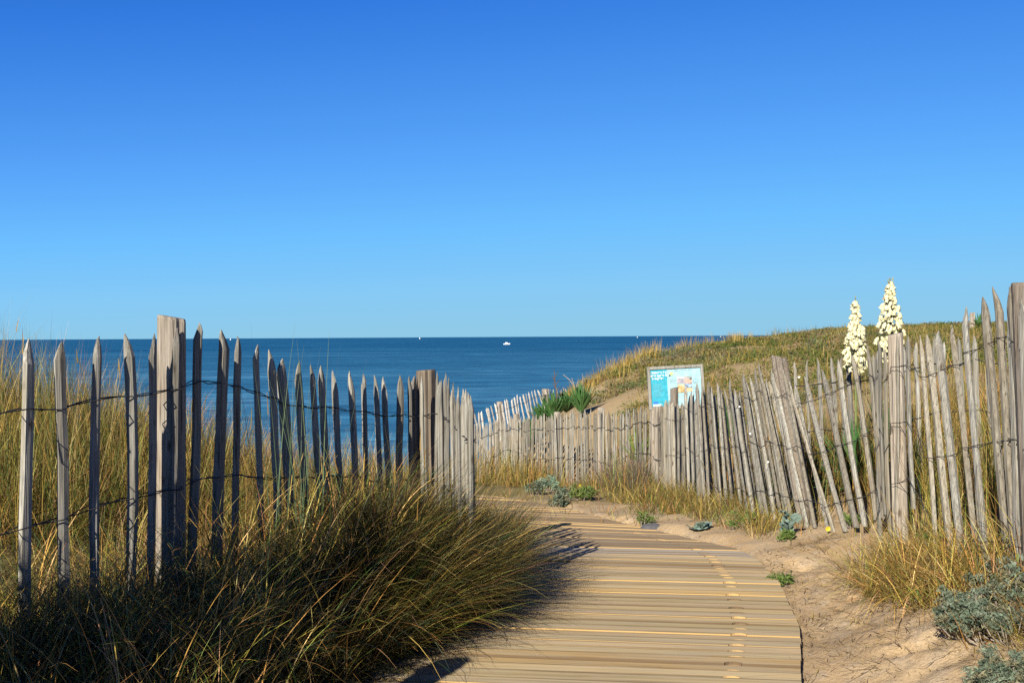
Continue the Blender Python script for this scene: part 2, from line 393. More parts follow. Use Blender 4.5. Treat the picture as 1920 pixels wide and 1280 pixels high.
# midline table of the boardwalk, to sink the ground below it
_tt = np.linspace(0, len(R_K) - 1, 260)
def knots(K, t):
    return np.c_[np.interp(t, range(len(K)), K[:, 0]), np.interp(t, range(len(K)), K[:, 1])]
_RP, _LP = knots(R_K, _tt), knots(L_K, _tt)
def path_dist(x, y):
    """signed distance outside the deck (negative inside), from its two ends at each station"""
    best = np.full(x.shape, 1e9)
    for i in range(0, len(_tt), 2):
        a, b_ = _RP[i], _LP[i]
        d = b_ - a; ln2 = d @ d
        t = np.clip(((x - a[0]) * d[0] + (y - a[1]) * d[1]) / ln2, 0, 1)
        q = np.hypot(x - a[0] - t * d[0], y - a[1] - t * d[1])
        best = np.minimum(best, q)
    return best

_wav = [(RNG.uniform(0, 6.28), RNG.uniform(.5, 1), RNG.uniform(0, 6.28)) for _ in range(10)]
def waves(x, y, f0, amp):
    z = 0
    for i, (a, s_, ph) in enumerate(_wav):
        f = f0 * (1 + .45 * i)
        z = z + amp / (1 + .5 * i) * np.sin(f * (x * math.cos(a) + y * math.sin(a)) + ph + 1.3 * np.sin(f * .6 * (x * math.sin(a) - y * math.cos(a)) + ph))
    return z

def ground(x, y, fine=True):
    x = np.atleast_1d(np.asarray(x, float)); y = np.atleast_1d(np.asarray(y, float))
    shp = x.shape; xf, yf = x.ravel(), y.ravel()
    out = np.empty(len(xf))
    for s in range(0, len(xf), 20000):
        X, Y = xf[s:s + 20000], yf[s:s + 20000]
        r = np.hypot(X[:, None] - CP[None, :, 0], Y[:, None] - CP[None, :, 1])
        out[s:s + 20000] = _phi(r) @ _W[:_n] + _W[_n] + _W[_n + 1] * X + _W[_n + 2] * Y
    # away from the points the sheet fades to broad slopes: beach in front, plateau at right and behind
    far = -11.5 + np.clip((60 - yf) * .26, -1, 9.5)
    lim = np.where(yf > 30, np.maximum(far, -11.5), out)
    k = np.clip((yf - (38 + np.clip(xf, -5, 22) * .55)) / 14, 0, 1); k = k * k * (3 - 2 * k)
    out = out * (1 - k) + lim * k
    side = np.clip((np.abs(xf - 5) - 22) / 10, 0, 1)
    out = out * (1 - side) + np.where(xf > 5, 2.4 - np.clip(yf - 45, 0, 60) * .25, -1.5 - np.clip(yf - 10, 0, 40) * .3) * side
    back = np.clip((-6 - yf) / 5, 0, 1); out = out * (1 - back) + .4 * back
    out = np.clip(out, -12, 4)
    if fine:
        out = out + waves(xf, yf, 2.1, .018) + waves(xf + 3, yf, 7.0, .0025)
        pd = path_dist(xf, yf)
        bw = np.where(xf > np.interp(yf, R_K[:, 1], R_K[:, 0]) - .5, .13, .28)
        kk = np.clip(pd / bw, 0, 1); kk = kk * kk * (3 - 2 * kk)
        tgt = pz(yf) - .040
        out = np.where(pd < bw, tgt * (1 - kk) + np.minimum(out, tgt + .16 + pd) * kk, out)
    return out.reshape(shp)

def gz(x, y): return float(ground(x, y)[0])

def axis(lo, hi, a, b_, fine, grow):
    v = list(np.arange(a, b_ + 1e-6, fine)); s = fine
    while v[-1] < hi: s *= grow; v.append(v[-1] + s)
    s = fine
    while v[0] > lo: s *= grow; v.insert(0, v[0] - s)
    return np.array(v)
gx = axis(-90, 110, -2.2, 3.2, .035, 1.07); gy = axis(-14, 120, 3.2, 10.5, .035, 1.045)
GX, GY = np.meshgrid(gx, gy)
GZ = ground(GX, GY)
# loose sand: footprints and hummocks on the bank
def veg_mask(x, y):
    m_ = np.zeros(x.shape)
    m_ = np.maximum(m_, ((x < -.45) & (y > 2)) * .9)
    m_ = np.maximum(m_, np.clip((x - 2.75 - .1 * np.maximum(0, 8 - y)) / .5, 0, 1) * (y < 14) * .8)
    n_ = waves(x, y, .55, .5) + waves(x + 9, y, 1.7, .25)
    m_ = np.where(y > 12, np.clip(.70 + n_ * .5, .25, 1) * .9, m_)
    return m_
_fp = RNG.uniform([1.75, 3.4], [2.5, 7.2], (70, 2))
for fx, fy in _fp:
    dx, dy = GX - fx, GY - fy
    q = RNG.uniform(0, 3.14); u, v_ = dx * math.cos(q) + dy * math.sin(q), -dx * math.sin(q) + dy * math.cos(q)
    e = (u / .13) ** 2 + (v_ / .06) ** 2
    pd_ok = np.clip((GX - np.interp(GY, R_K[:, 1], R_K[:, 0]) - .12) / .1, 0, 1)
    GZ += (-.018 * np.exp(-e) + .009 * np.exp(-(np.sqrt(e) - 1.5) ** 2 * 4)) * pd_ok
nx, ny = len(gx), len(gy)
idx = np.arange(nx * ny).reshape(ny, nx)
Q = np.stack([idx[:-1, :-1], idx[:-1, 1:], idx[1:, 1:], idx[1:, :-1]], -1).reshape(-1, 4)
vm = veg_mask(GX, GY).ravel()
g = link('ground', quads_mesh('ground', np.c_[GX.ravel(), GY.ravel(), GZ.ravel()], Q, np.repeat(vm[:, None], 3, 1)), M['ground'])
tag(g, 'sandy dune ground rising to the right and dropping to the sea', None, None, 'structure')

sea = link('sea', mesh('sea', [(-60000, 60, -10), (60000, 60, -10), (60000, 70000, -10), (-60000, 70000, -10)], [(0, 1, 2, 3)]), M['water'])
tag(sea, 'deep blue sea reaching to the horizon', None, None, 'structure')

# ------------------------------------------------------------------ the boardwalk
def boardwalk():
    V = []; Fs = []; mats = []; cols = []; grain = []
    mid = (_RP + _LP) / 2
    seg = np.r_[0, np.cumsum(np.hypot(*np.diff(mid, axis=0).T))]
    pitch0, gap = .106, .009; pitch = pitch0
    s = 0; i = 0
    while s < seg[-1] - pitch:
        pitch = pitch0 * (1.0 if s < 10.2 else .88)
        t0 = np.interp(s, seg, _tt); t1 = np.interp(s + pitch - gap, seg, _tt)
        A0, A1 = knots(R_K, np.array([t0, t1])); B0, B1 = knots(L_K, np.array([t0, t1]))
        jr, jl = random.uniform(-.003, .003), random.uniform(-.03, .03)
        dr = (B0 - A0) / np.linalg.norm(B0 - A0)
        A0 = A0 + dr * jr; A1 = A1 + dr * jr; B0 = B0 + dr * jl; B1 = B1 + dr * jl
        tw = random.gauss(0, .0016); dz = random.gauss(0, .0028)
        wd = np.linalg.norm(B0 - A0)
        a0 = .31 if A0[1] < 9.2 else None
        # front edge from right (A0) to left (B0), with a bored notch
        front = [(0.0, 0.0)]
        if a0:
            for k in range(7):
                q = math.pi * k / 6
                front.append((a0 - .042 * math.cos(q), .030 * math.sin(q)))
        front.append((wd, 0.0))
        ol = []
        for a, c in front:
            f = a / wd; c = c / (pitch - gap)
            p0 = A0 + (B0 - A0) * f; p1 = A1 + (B1 - A1) * f
            ol.append((p0 + (p1 - p0) * c, a, c * (pitch - gap)))
        ol.append((B1, wd, pitch - gap)); ol.append((A1, 0.0, pitch - gap))
        b = len(V); n = len(ol)
        yel = random.random()
        y0 = (A0[1] + B0[1]) / 2
        base = np.array((.45, .355, .205)) * random.uniform(.86, 1.10) * np.array((1, random.uniform(.97, 1.03), random.uniform(.9, 1.1)))
        if 7.55 < y0 < 8.0: base = np.array((.47, .42, .34)) * random.uniform(.93, 1.05)
        elif y0 > 8.0: base = np.array((.36, .27, .165)) * random.uniform(.8, 1.1)
        elif random.random() < .25: base = base * np.array((1.05, .97, .84))
        edge = np.array((.56, .38, .16)) if yel < .25 else np.array((.42, .30, .15)) if yel < .6 else np.array((.17, .12, .07))
        for zo, cc in ((0, base), (-.03, edge)):
            for (p, a, c) in ol:
                hz = float(pz(p[1])) + dz + tw * (1 if c > .05 else -1) + zo
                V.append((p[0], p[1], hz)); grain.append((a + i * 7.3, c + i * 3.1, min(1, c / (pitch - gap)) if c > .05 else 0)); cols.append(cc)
        # the side faces get their own vertices (own colour)
        b2 = len(V)
        for k in range(n):
            p, a, c = ol[k]; V.append(V[b + k]); grain.append((a + i * 7.3, c + i * 3.1 + .4, 0)); cols.append(edge)
        Fs.append(tuple(b + k for k in range(n))[::-1]); mats.append(0)
        for k in range(n):
            k2 = (k + 1) % n
            Fs.append((b2 + k, b2 + k2, b + n + k2, b + n + k)); mats.append(1)
        if a0:      # floor of the notch, raw wood, with a bolt head
            c0 = A0 + (B0 - A0) * (a0 / wd)
            nrm = np.array((-dr[1], dr[0])); nrm = nrm * np.sign(nrm @ (A1 - A0))
            b3 = len(V); zz = float(pz(c0[1])) - .010
            for (u, v_) in ((-.042, -.004), (.042, -.004), (.042, .032), (-.042, .032)):
                p = c0 + dr * u + nrm * v_
                V.append((p[0], p[1], zz)); grain.append((u * 3 + i, v_ * 3, 0)); cols.append((.50, .34, .19))
            Fs.append((b3, b3 + 3, b3 + 2, b3 + 1)); mats.append(1)
        s += pitch; i += 1
    # three bearers under the planks
    for off in (.31, .97, 1.63):
        pts = []
        for k in range(0, len(_tt), 6):
            a, b_ = _RP[k], _LP[k]; wd = np.linalg.norm(b_ - a)
            c = a + (b_ - a) * off / wd; d = (b_ - a) / wd
            pts.append((c - d * .035, c + d * .035))
        b = len(V)
        for p, q in pts:
            for c in (p, q):
                for zo in (-.034, -.09):
                    V.append((c[0], c[1], float(pz(c[1])) + zo)); grain.append((c[0], c[1], 0)); cols.append((.22, .16, .10))
        for k in range(len(pts) - 1):
            o = b + 4 * k
            for f in ((0, 2, 6, 4), (0, 4, 5, 1), (2, 3, 7, 6)):
                Fs.append(tuple(o + j for j in f)); mats.append(1)
    me = mesh('boardwalk', V, Fs)
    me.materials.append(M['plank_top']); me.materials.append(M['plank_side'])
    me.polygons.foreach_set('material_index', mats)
    a = me.attributes.new('col', 'FLOAT_COLOR', 'POINT')
    a.data.foreach_set('color', np.c_[np.array(cols), np.ones(len(cols))].astype(np.float32).ravel())
    a = me.attributes.new('grain', 'FLOAT_VECTOR', 'POINT')
    a.data.foreach_set('vector', np.array(grain, np.float32).ravel())
    me.update()
    o = link('boardwalk', me, None)
    tag(o, 'weathered plank boardwalk curving left towards the sea', None, None, 'structure')
boardwalk()

# ------------------------------------------------------------------ fences
def picket_mesh(L, wd, lean, along, rnd, tipl=.10):
    """split chestnut picket of length L from its foot; lean = offset of the tip in x,y"""
    n = 7
    ang = [2 * math.pi * k / n + rnd.uniform(-.22, .22) for k in range(n)]
    ax = Vector((along[0], along[1], 0)).normalized(); ay = Vector((-ax.y, ax.x, 0))
    rad = [rnd.uniform(.74, 1.16) for _ in range(n)]
    dep = rnd.uniform(.55, .85)
    hs_ = [0, .12, .26, .42, .58, .74, .86]
    hh = [h * (L - tipl) / .86 * .86 / .86 if False else h / .86 * (L - tipl) for h in hs_]
    ox = oy = 0; rings = []
    bow = rnd.gauss(0, .011); tw = rnd.uniform(-.3, .3)
    V = []
    tx, ty = rnd.uniform(-.3, .3) * wd, rnd.uniform(-.3, .3) * wd * dep
    prof = [(h, 1.0 + rnd.uniform(-.07, .07), 0) for h in hh] + [(L - tipl * .55, .72, .35), (L - tipl * .2, .36, .75), (L, .09, 1.0)]
    for h, sc, tp in prof:
        f = h / L
        ox += rnd.gauss(0, .0026); oy += rnd.gauss(0, .0026)
        cx, cy = ox + tx * tp + bow * math.sin(math.pi * f), oy + ty * tp
        for k in range(n):
            a = ang[k] + tw * f
            rr = rad[k] * sc * wd / 2 * (1 + rnd.uniform(-.04, .04))
            p = ax * (cx + rr * math.cos(a)) + ay * (cy + rr * dep * math.sin(a))
            V.append((p.x + lean[0] * f, p.y + lean[1] * f, h))
    Fs = []
    for i in range(len(prof) - 1):
        for k in range(n):
            Fs.append((i * n + k, i * n + (k + 1) % n, (i + 1) * n + (k + 1) % n, (i + 1) * n + k))
    Fs.append(tuple(range(n))[::-1]); Fs.append(tuple((len(prof) - 1) * n + k for k in range(n)))
    return mesh('picket', V, Fs)

def post_mesh(L, r, lean, rnd, slant=.03, taper=.93, az=0.0):
    n = 20; V = []; Fs = []
    rad = [1 + rnd.uniform(-.05, .05) for _ in range(n)]
    rad[rnd.randrange(n)] = .82; rad[rnd.randrange(n)] = .86
    prof = [0, .2, .4, .6, .8, .93, .992, 1.0]
    for i, f in enumerate(prof):
        sc = (1 + (taper - 1) * f) * (1.0 if i < len(prof) - 1 else .95)
        for k in range(n):
            q = 2 * math.pi * k / n
            rr = r * sc * rad[k] * (1 + rnd.uniform(-.012, .012))
            x, y = rr * math.cos(q), rr * math.sin(q)
            z = f * L + (slant * (math.cos(q - az)) * f ** 6)
            V.append((x + lean[0] * f, y + lean[1] * f, z))
    for i in range(len(prof) - 1):
        for k in range(n):
            Fs.append((i * n + k, i * n + (k + 1) % n, (i + 1) * n + (k + 1) % n, (i + 1) * n + k))
    Fs.append(tuple(range(n))[::-1]); Fs.append(tuple((len(prof) - 1) * n + k for k in range(n)))
    return mesh('post', V, Fs)

def wire_pair(root, pts, normals, amp, r, mat):
    """two strands crossing between the pickets, one passing in front and one behind"""
    for s in (1, -1):
        path = []
        for i, (p, nn) in enumerate(zip(pts, normals)):
            side = s * (1 if i % 2 == 0 else -1)
            path.append(p + nn * (amp * side))
            if i < len(pts) - 1:
                mdl = (p + pts[i + 1]) / 2
                path.append(mdl + Vector((0, 0, random.uniform(-.006, .004) + .003 * s)))
        mb = MB(); mb.tube(path, r, 4)
        mb.build('wire', mat, root)

def fence(label, group, curve, pickets, posts, wires, mats, wd, sink=.12, name='picket_fence', wire_r=.0028, wamp=.55, basez=None, tipl=.10):
    """pickets: (px, py of the tip, bottom px or None, width factor); posts: (px, py, radius, base px, slant, az)"""
    rnd = random.Random(hash(label) % 9973 if False else sum(map(ord, label)))
    c0 = curve[len(curve) // 2]
    root = empty(name, (c0[0], c0[1], gz(*c0)))
    tag(root, label, 'fence', group)
    O = root.location
    recs = []
    for rec in pickets:
        px, py, bpx, wf = rec[:4]
        dpt = rec[4] if len(rec) > 4 else 0.0
        tip = on_curve(px, py, curve)
        foot = on_curve(bpx, py + 200, curve) if bpx else tip.copy()
        d2 = on_curve(px + 4, py, curve) - on_curve(px - 4, py, curve); d2.z = 0
        if d2.length < 1e-6: d2 = Vector((1, 0, 0))
        d2.normalize(); nn = Vector((-d2.y, d2.x, 0))
        if bpx is None: foot += d2 * rnd.gauss(.0, .02)
        if isinstance(dpt, tuple):
            tip += Vector((*dpt, 0)); foot += Vector((*dpt, 0)); dpt = 1.0
        else:
            tip += nn * (dpt + rnd.gauss(0, .006)); foot += nn * (dpt + rnd.gauss(0, .009))
        bz = (gz(foot.x, foot.y) if basez is None else basez(foot.x, foot.y)) - sink
        if len(rec) > 5: bz = CAMZ + ray(bpx or px, rec[5]).z * foot.y / ray(bpx or px, rec[5]).y
        L = tip.z - bz
        me = picket_mesh(L, wd * wf * rnd.uniform(.86, 1.12), (tip.x - foot.x, tip.y - foot.y), d2, rnd, tipl * rnd.uniform(.75, 1.3))
        o = link('picket', me, rnd.choice(mats), root, (foot.x - O.x, foot.y - O.y, bz - O.z))
        recs.append((px, tip - O, Vector((foot.x, foot.y, bz)) - O, nn, dpt))
    for px, py, r, bpx, slant, az, *pm in posts:
        tip = on_curve(px, py, curve); foot = on_curve(bpx, py + 200, curve)
        d2 = on_curve(px + 4, py, curve) - on_curve(px - 4, py, curve); d2.z = 0; d2.normalize(); nn = Vector((-d2.y, d2.x, 0))
        if nn.x * tip.x + nn.y * tip.y < 0: nn = -nn
        tip += nn * (r * .75); foot += nn * (r * .75)
        bz = gz(foot.x, foot.y) - .25
        link('post', post_mesh(tip.z - bz, r, (tip.x - foot.x, tip.y - foot.y), rnd, slant, .93, az), M[pm[0] if pm else 'post'], root, (foot.x - O.x, foot.y - O.y, bz - O.z))
    main = sorted([r for r in recs if abs(r[4]) < .03], key=lambda r: r[0])
    for frac in wires:
        pts, nrm = [], []
        for px, tip, foot, nn, _ in main:
            p = foot + (tip - foot) * (frac + rnd.gauss(0, .006))
            pts.append(p); nrm.append(nn)
        wire_pair(root, pts, nrm, wd * wamp, wire_r, M['wire'])
    return root

# near left fence, measured pickets plus a few added to cast shade
def walk(curve, step):
    d = 0; out = []
    for (x0, y0), (x1, y1) in zip(curve[:-1], curve[1:]):
        L = math.hypot(x1 - x0, y1 - y0)
        while d < L: out.append((x0 + (x1 - x0) * d / L, y0 + (y1 - y0) * d / L)); d += step
        d -= L
    return out
def pix(x, y, z):
    v = Vector((x, y, z - CAMZ)); k = v.dot(fwd)
    return 960 + F * v.dot(rgt) / k, 640 - F * v.dot(upv) / k
lp = [(*pix(x, y, 1.52 + random.uniform(-.04, .04)),) for x, y in walk(LEFT_FENCE[:4], .085)]  # unseen run of the fence, set dense to block the sun
lp = [p for p in lp if p[0] < -4]
lp += [(50, 635, 40), (103, 640, 106), (178, 630, 168), (238, 625, 233), (288, 625, 276), (331, 614, 322), (371, 605, 356), (413, 618, 396), (449, 630, 438),
      (479, 645, 490), (509, 655, 522), (526, 672, 552), (560, 677, 588), (583, 683, 606), (600, 685, 622), (626, 694, 642), (654, 695, 668), (683, 700, 690),
      (704, 702, 716), (719, 706, 738), (751, 703, 752), (767, 704, 770), (781, 704, 784), (797, 704, 806), (820, 697, 816), (831, 699, 836), (839, 706, 842),
      (852, 716, 852), (860, 724, 862), (868, 728, 870), (874, 729, 876), (879, 735, 881), (884, 741, 886)]
lp = [(p[0], p[1], p[2] if len(p) > 2 else None, (1.0 if p[0] < 800 else .74) + (.2 if p[0] in (654, 526) else 0)) for p in lp]
lp += [(px_, py_, px_ + 3, .7, (-.05, -.115)) for px_, py_ in ((806, 704), (843, 709), (866, 728), (881, 739))]  # extra thin pickets added sunward to throw shade on those behind
lp += [(px_, py_, px_ + 3, .85, (-.02, .07)) for px_, py_ in ((829, 716), (858, 731), (872, 741))]  # extra pickets added behind the row to thicken its cast shadow
fence('grey split picket fence with dark sea behind, left of the boardwalk', None, LEFT_FENCE, lp,
      [(339, 594, .072, 334, .012, math.pi), (799, 694, .072, 803, .004, 0, 'post_dark')], (.80, .47, .13), [M['picket']], .056, wire_r=.0028)

# near right fence
rp = [(1915, 560, 1935, 1.1), (1896, 538, 1930, 1.0), (1866.6, 537, 1905, 1.3), (1843.6, 556, 1886, 1.05), (1810, 574, 1860, 1.15), (1801, 594, 1845, .9), (1780, 608, 1832, 1.0), (1759, 620, 1813, 1.3),
      (1738.6, 627, 1792, 1.1), (1724, 627, 1757, 1.0), (1703, 629, 1712, .95), (1677, 632, 1678, .75), (1651, 635, 1662, .95), (1625.6, 646, 1656, .95), (1597.5, 663, 1638, .8),
      (1571, 674, 1623, 1.05), (1544, 691, 1606, 1.15), (1509, 705, 1585, 1.1), (1485, 714, 1563, 1.0), (1469.5, 690, 1530, 1.0), (1452, 700, 1515, 1.2), (1441, 690, 1503, 1.1), (1429, 700, 1487, 1.0),
      (1418, 680, 1478, 1.0), (1413, 688, 1465, 1.1), (1404, 708, 1452, 1.1), (1396, 703, 1440, 1.1), (1389.6, 700, 1428, 1.2), (1381, 728, 1416, 1.2), (1367, 708, 1400, 1.3), (1360, 730, 1392, 1.2),
      (1349, 728, 1374, 1.1), (1343, 716, 1362, 1.0), (1334, 722, 1352, 1.1), (1326, 714, 1342, 1.3), (1317, 724, 1334, 1.2), (1310, 718, 1322, 1.3), (1304, 742, 1312, 1.2), (1295, 732, 1300, 1.1), (1286, 722, 1291, .9), (1279, 754, 1282, 1.2),
      (1272, 756, 1275, 1.1), (1264, 753, 1266, 1.5), (1256, 750, 1258, 1.1), (1249, 752, 1251, .9), (1243, 749, 1246, 1.0)]
rp2 = []
for (a, b_) in zip(rp[16:-1], rp[17:]):          # a second row of broken pickets close behind, where the fence is packed
    px = (a[0] + b_[0]) / 2
    if px < 1478: rp2.append((px, (a[1] + b_[1]) / 2 + random.uniform(2, 20), (a[2] + b_[2]) / 2, random.uniform(.8, 1.2), .05))
foot_y = lambda px: lerp(px, [1240, 1300, 1400, 1500, 1530, 1600, 1640, 1712, 1760], [945, 955, 964, 988, 994, 1000, 975, 957, 985])
rp = [p + (0.0, foot_y(p[2]) + random.uniform(-9, 7)) if 1340 < p[2] < 1715 else p for p in rp]
rp.append((1889, 534, 1912, 1.3)); rp.append((1657, 650, 1668, .8)); rp.append((1642, 652, 1650, .8))
fence('brown grey picket fence leaning left, right of the boardwalk', None, R1, rp + rp2,
      [(1669, 626, .052, 1680, .01, 0), (1904, 530, .085, 1932, .0, 0), (1449, 669, .07, 1512, -.015, 0), (1258, 727, .05, 1260, .01, 0)], (.83, .50, .17), [M['picket'], M['picket_brown']], .047, wire_r=.0023)

# the long stretch beyond
tops_x = [880, 890, 920, 960, 1000, 1060, 1080, 1120, 1160, 1190, 1208, 1224, 1240]
tops_y = [796, 793, 788, 784, 779, 776, 769, 769, 771, 767, 761, 764, 756]
px = 1240.0; rq = []
rnd = random.Random(5)
while px > 884 and len(rq) < 98:
    rq.append((px, lerp(px, tops_x, tops_y) + rnd.uniform(-5, 5), px + rnd.uniform(-1, 4), rnd.uniform(.75, 1.45)))
    px -= lerp(px, [880, 1000, 1100, 1240], [2.6, 3.2, 4.0, 5.6]) * rnd.uniform(.7, 1.3)
fence('low brown picket fence in dry grass below the yucca clumps', None, R2, rq,
      [(1228, 762, .06, 1228, .0, 0), (1122, 764, .055, 1123, .0, 0), (1040, 772, .06, 1041, 0, 0), (963, 776, .06, 964, 0, 0)], (.80, .42), [M['picket_brown'], M['picket_brown'], M['picket']], .044, wire_r=.004)

# pale far fence towards the beach
ft_x = [880, 905, 930, 960, 985, 1000, 1020, 1050, 1095]; ft_y = [778, 768, 757, 745, 737, 732, 730, 729, 726]
px = 884.0; rf = []
while px < 1096:
    rf.append((px, lerp(px, ft_x, ft_y) + rnd.uniform(-3, 3), px + rnd.uniform(11, 22) * (1 if px < 1025 else .3), rnd.uniform(.75, 1.1)))
    px += rnd.uniform(4.6, 7.6)
fence('bleached white leaning picket fence against the sea', None, FAR, rf,
      [(939, 753, .075, 941, .0, 0), (1027, 729, .09, 1028, .0, 0)], (.8,), [M['picket_pale']], .055, wire_r=.004, sink=.2, tipl=.06)

# second row behind the near right fence
rb = [(1476, 690), (1489, 677), (1513, 675), (1533, 670), (1555, 669), (1575, 667), (1590, 676), (1612, 668), (1640, 664), (1690, 648), (1716, 640), (1752, 629), (1770, 640), (1800, 632), (1830, 628), (1856, 634), (1892, 622), (1906, 640)]
fence('second grey picket fence half hidden behind the leaning one', None, BACK, [(a, b_, a + 12, rnd.uniform(.75, 1.0)) for a, b_ in rb],
      [], (.82, .5), [M['picket']], .044, wire_r=.003)

# ------------------------------------------------------------------ grass
def blades(base, h, az, th0, kap, wd, colr, seg=5, twist=.5, tipdark=0.0):
    """base (n,3); blades leave the ground at th0 from the vertical and bend by kap radians to the tip"""
    n = len(h); t = np.linspace(0, 1, seg + 1)
    th = th0[:, None] + kap[:, None] * t[None, :] ** 1.3
    ds = h[:, None] / seg
    hx = np.c_[np.zeros(n), np.cumsum(np.sin(th[:, :-1]) * ds, 1)]
    hz = np.c_[np.zeros(n), np.cumsum(np.cos(th[:, :-1]) * ds, 1)]
    P = base[:, None, :] + np.stack([hx * np.sin(az)[:, None], hx * np.cos(az)[:, None], hz], -1)
    wa = az + math.pi / 2 + RNG.normal(0, twist, n)
    W = np.stack([np.sin(wa), np.cos(wa), np.zeros(n)], -1)[:, None, :] * (wd[:, None] / 2 * (1 - t[None, :] ** 2 * .88))[:, :, None]
    V = np.stack([P - W, P + W], 2)                   # n, seg+1, 2, 3
    b = (np.arange(n) * (seg + 1) * 2)[:, None] + (np.arange(seg) * 2)[None, :]
    Q = np.stack([b, b + 1, b + 3, b + 2], -1).reshape(-1, 4)
    C = np.repeat(colr[:, None, :], (seg + 1) * 2, 1).reshape(-1, 3)
    return V.reshape(-1, 3), Q, C

class Bunch:
    def __init__(self): self.V = []; self.Q = []; self.C = []; self.n = 0
    def add(self, vqc):
        V, Q, C = vqc
        self.V.append(V); self.Q.append(Q + self.n); self.C.append(C); self.n += len(V)
    def build(self, name, mat, label, parent=None, kind='stuff', loc=None, cat=None):
        V = np.concatenate(self.V)
        if loc is not None: V = V - np.asarray(loc)
        o = link(name, quads_mesh(name, V, np.concatenate(self.Q), np.concatenate(self.C)), mat, parent, loc)
        if parent is None: tag(o, label, cat, None, kind)
        return o

STRAW = np.array([(.54, .37, .09), (.47, .31, .065), (.62, .48, .18), (.40, .25, .065)])
GREEN = np.array([(.10, .14, .02), (.15, .18, .035), (.075, .115, .025), (.18, .19, .045)])
OLIVE = np.array([(.24, .20, .035), (.30, .23, .04), (.19, .17, .035), (.36, .25, .055)])
BROWN = np.array([(.22, .14, .07), (.28, .19, .10), (.18, .11, .06)])
BLUEG = np.array([(.11, .165, .085), (.13, .19, .10), (.09, .14, .06)])
SHADED = np.array([(.028, .038, .008), (.045, .042, .011), (.06, .036, .015), (.032, .025, .010), (.085, .068, .02)])  # grass colours darkened to hold the shade of the left bank
def pick(n, mix):
    pal = [(p, w_) for p, w_ in mix]
    wsum = np.cumsum([w_ for _, w_ in pal]); wsum = wsum / wsum[-1]
    k = np.searchsorted(wsum, RNG.random(n))
    out = np.empty((n, 3))
    for i, (p, _) in enumerate(pal):
        m_ = k == i; out[m_] = p[RNG.integers(0, len(p), m_.sum())]
    return out * RNG.uniform(.75, 1.25, (n, 1))

def scatter(n, poly_fn, box, clump=None, crad=.15):
    """points in a box that satisfy poly_fn, gathered in tussocks when clump is given"""
    pts = []
    tot = 0; cid = np.zeros(n)
    (x0, x1), (y0, y1) = box
    while tot < n:
        if clump:
            c = RNG.uniform((x0, y0), (x1, y1), (clump, 2)); k = max(1, n // clump)
            p = (c[:, None, :] + RNG.normal(0, crad, (clump, k, 2))).reshape(-1, 2)
            dirs = np.arctan2((p - np.repeat(c, k, 0))[:, 0], (p - np.repeat(c, k, 0))[:, 1])
        else:
            p = RNG.uniform((x0, y0), (x1, y1), (n, 2)); dirs = RNG.uniform(0, 6.28, n)
        ok = poly_fn(p[:, 0], p[:, 1])
        cid = np.repeat(np.arange(clump), k) + tot if clump else np.arange(len(p)) // 40
        pts.append(np.c_[p[ok], dirs[ok], cid[ok]]); tot += ok.sum()
        if ok.sum() == 0: break
    P = np.concatenate(pts); RNG.shuffle(P)
    return P[:n]

def on_ground(P): return np.c_[P[:, 0], P[:, 1], ground(P[:, 0], P[:, 1]) - .01]
def lx(y): return np.interp(y, [p[1] for p in LEFT_RUN], [p[0] for p in LEFT_RUN])
def lpath(y): return np.interp(y, L_K[:, 1], L_K[:, 0])
def rpath(y): return np.interp(y, R_K[:7, 1], R_K[:7, 0])

_tl = RNG.uniform(.5, 1.35, 997); _tg = RNG.normal(0, .16, 997)
tone = np.clip(np.stack([_tl * (1 - _tg), _tl * (1 + .3 * _tg), _tl * (1 - .5 * _tg)], 1), .25, 1.7)
def grass_patch(B, n, fn, box, hmin, hmax, mix, wmm=(2.5, 5.0), clump=None, crad=.15, th=(.05, .25), kap=(.2, 1.1), wind=None, windk=.0, seg=5, out=.6):
    P = scatter(n, fn, box, clump, crad); k = len(P)
    if k == 0: return
    az = np.where(RNG.random(k) < out, P[:, 2], RNG.uniform(0, 6.28, k))
    if wind is not None:
        vx, vy = np.sin(az) * (1 - windk) + math.sin(wind) * windk, np.cos(az) * (1 - windk) + math.cos(wind) * windk
        az = np.arctan2(vx, vy)
    B.add(blades(on_ground(P), RNG.uniform(hmin, hmax, k) * RNG.uniform(.7, 1, k), az, RNG.uniform(*th, k), RNG.uniform(*kap, k),
                 RNG.uniform(*wmm, k) / 1000, pick(k, mix) * tone[P[:, 3].astype(int) % 997], seg))

def seed_heads(B, n, fn, box, h0, h1):
    P = scatter(n, fn, box); k = len(P); b = on_ground(P)
    h = RNG.uniform(h0, h1, k); az = RNG.uniform(0, 6.28, k); th = RNG.uniform(.0, .35, k); c = pick(k, [(STRAW, 1)])
    B.add(blades(b, h, az, th, np.zeros(k), np.full(k, .003), c, 3))
    tip = b + np.stack([np.sin(th) * np.sin(az), np.sin(th) * np.cos(az), np.cos(th)], 1) * (h * .93)[:, None]
    for q in range(3):
        B.add(blades(tip, RNG.uniform(.09, .14, k), az, th, RNG.uniform(0, .3, k), RNG.uniform(5, 8, k) / 1000, c * .95, 4, 1.5))
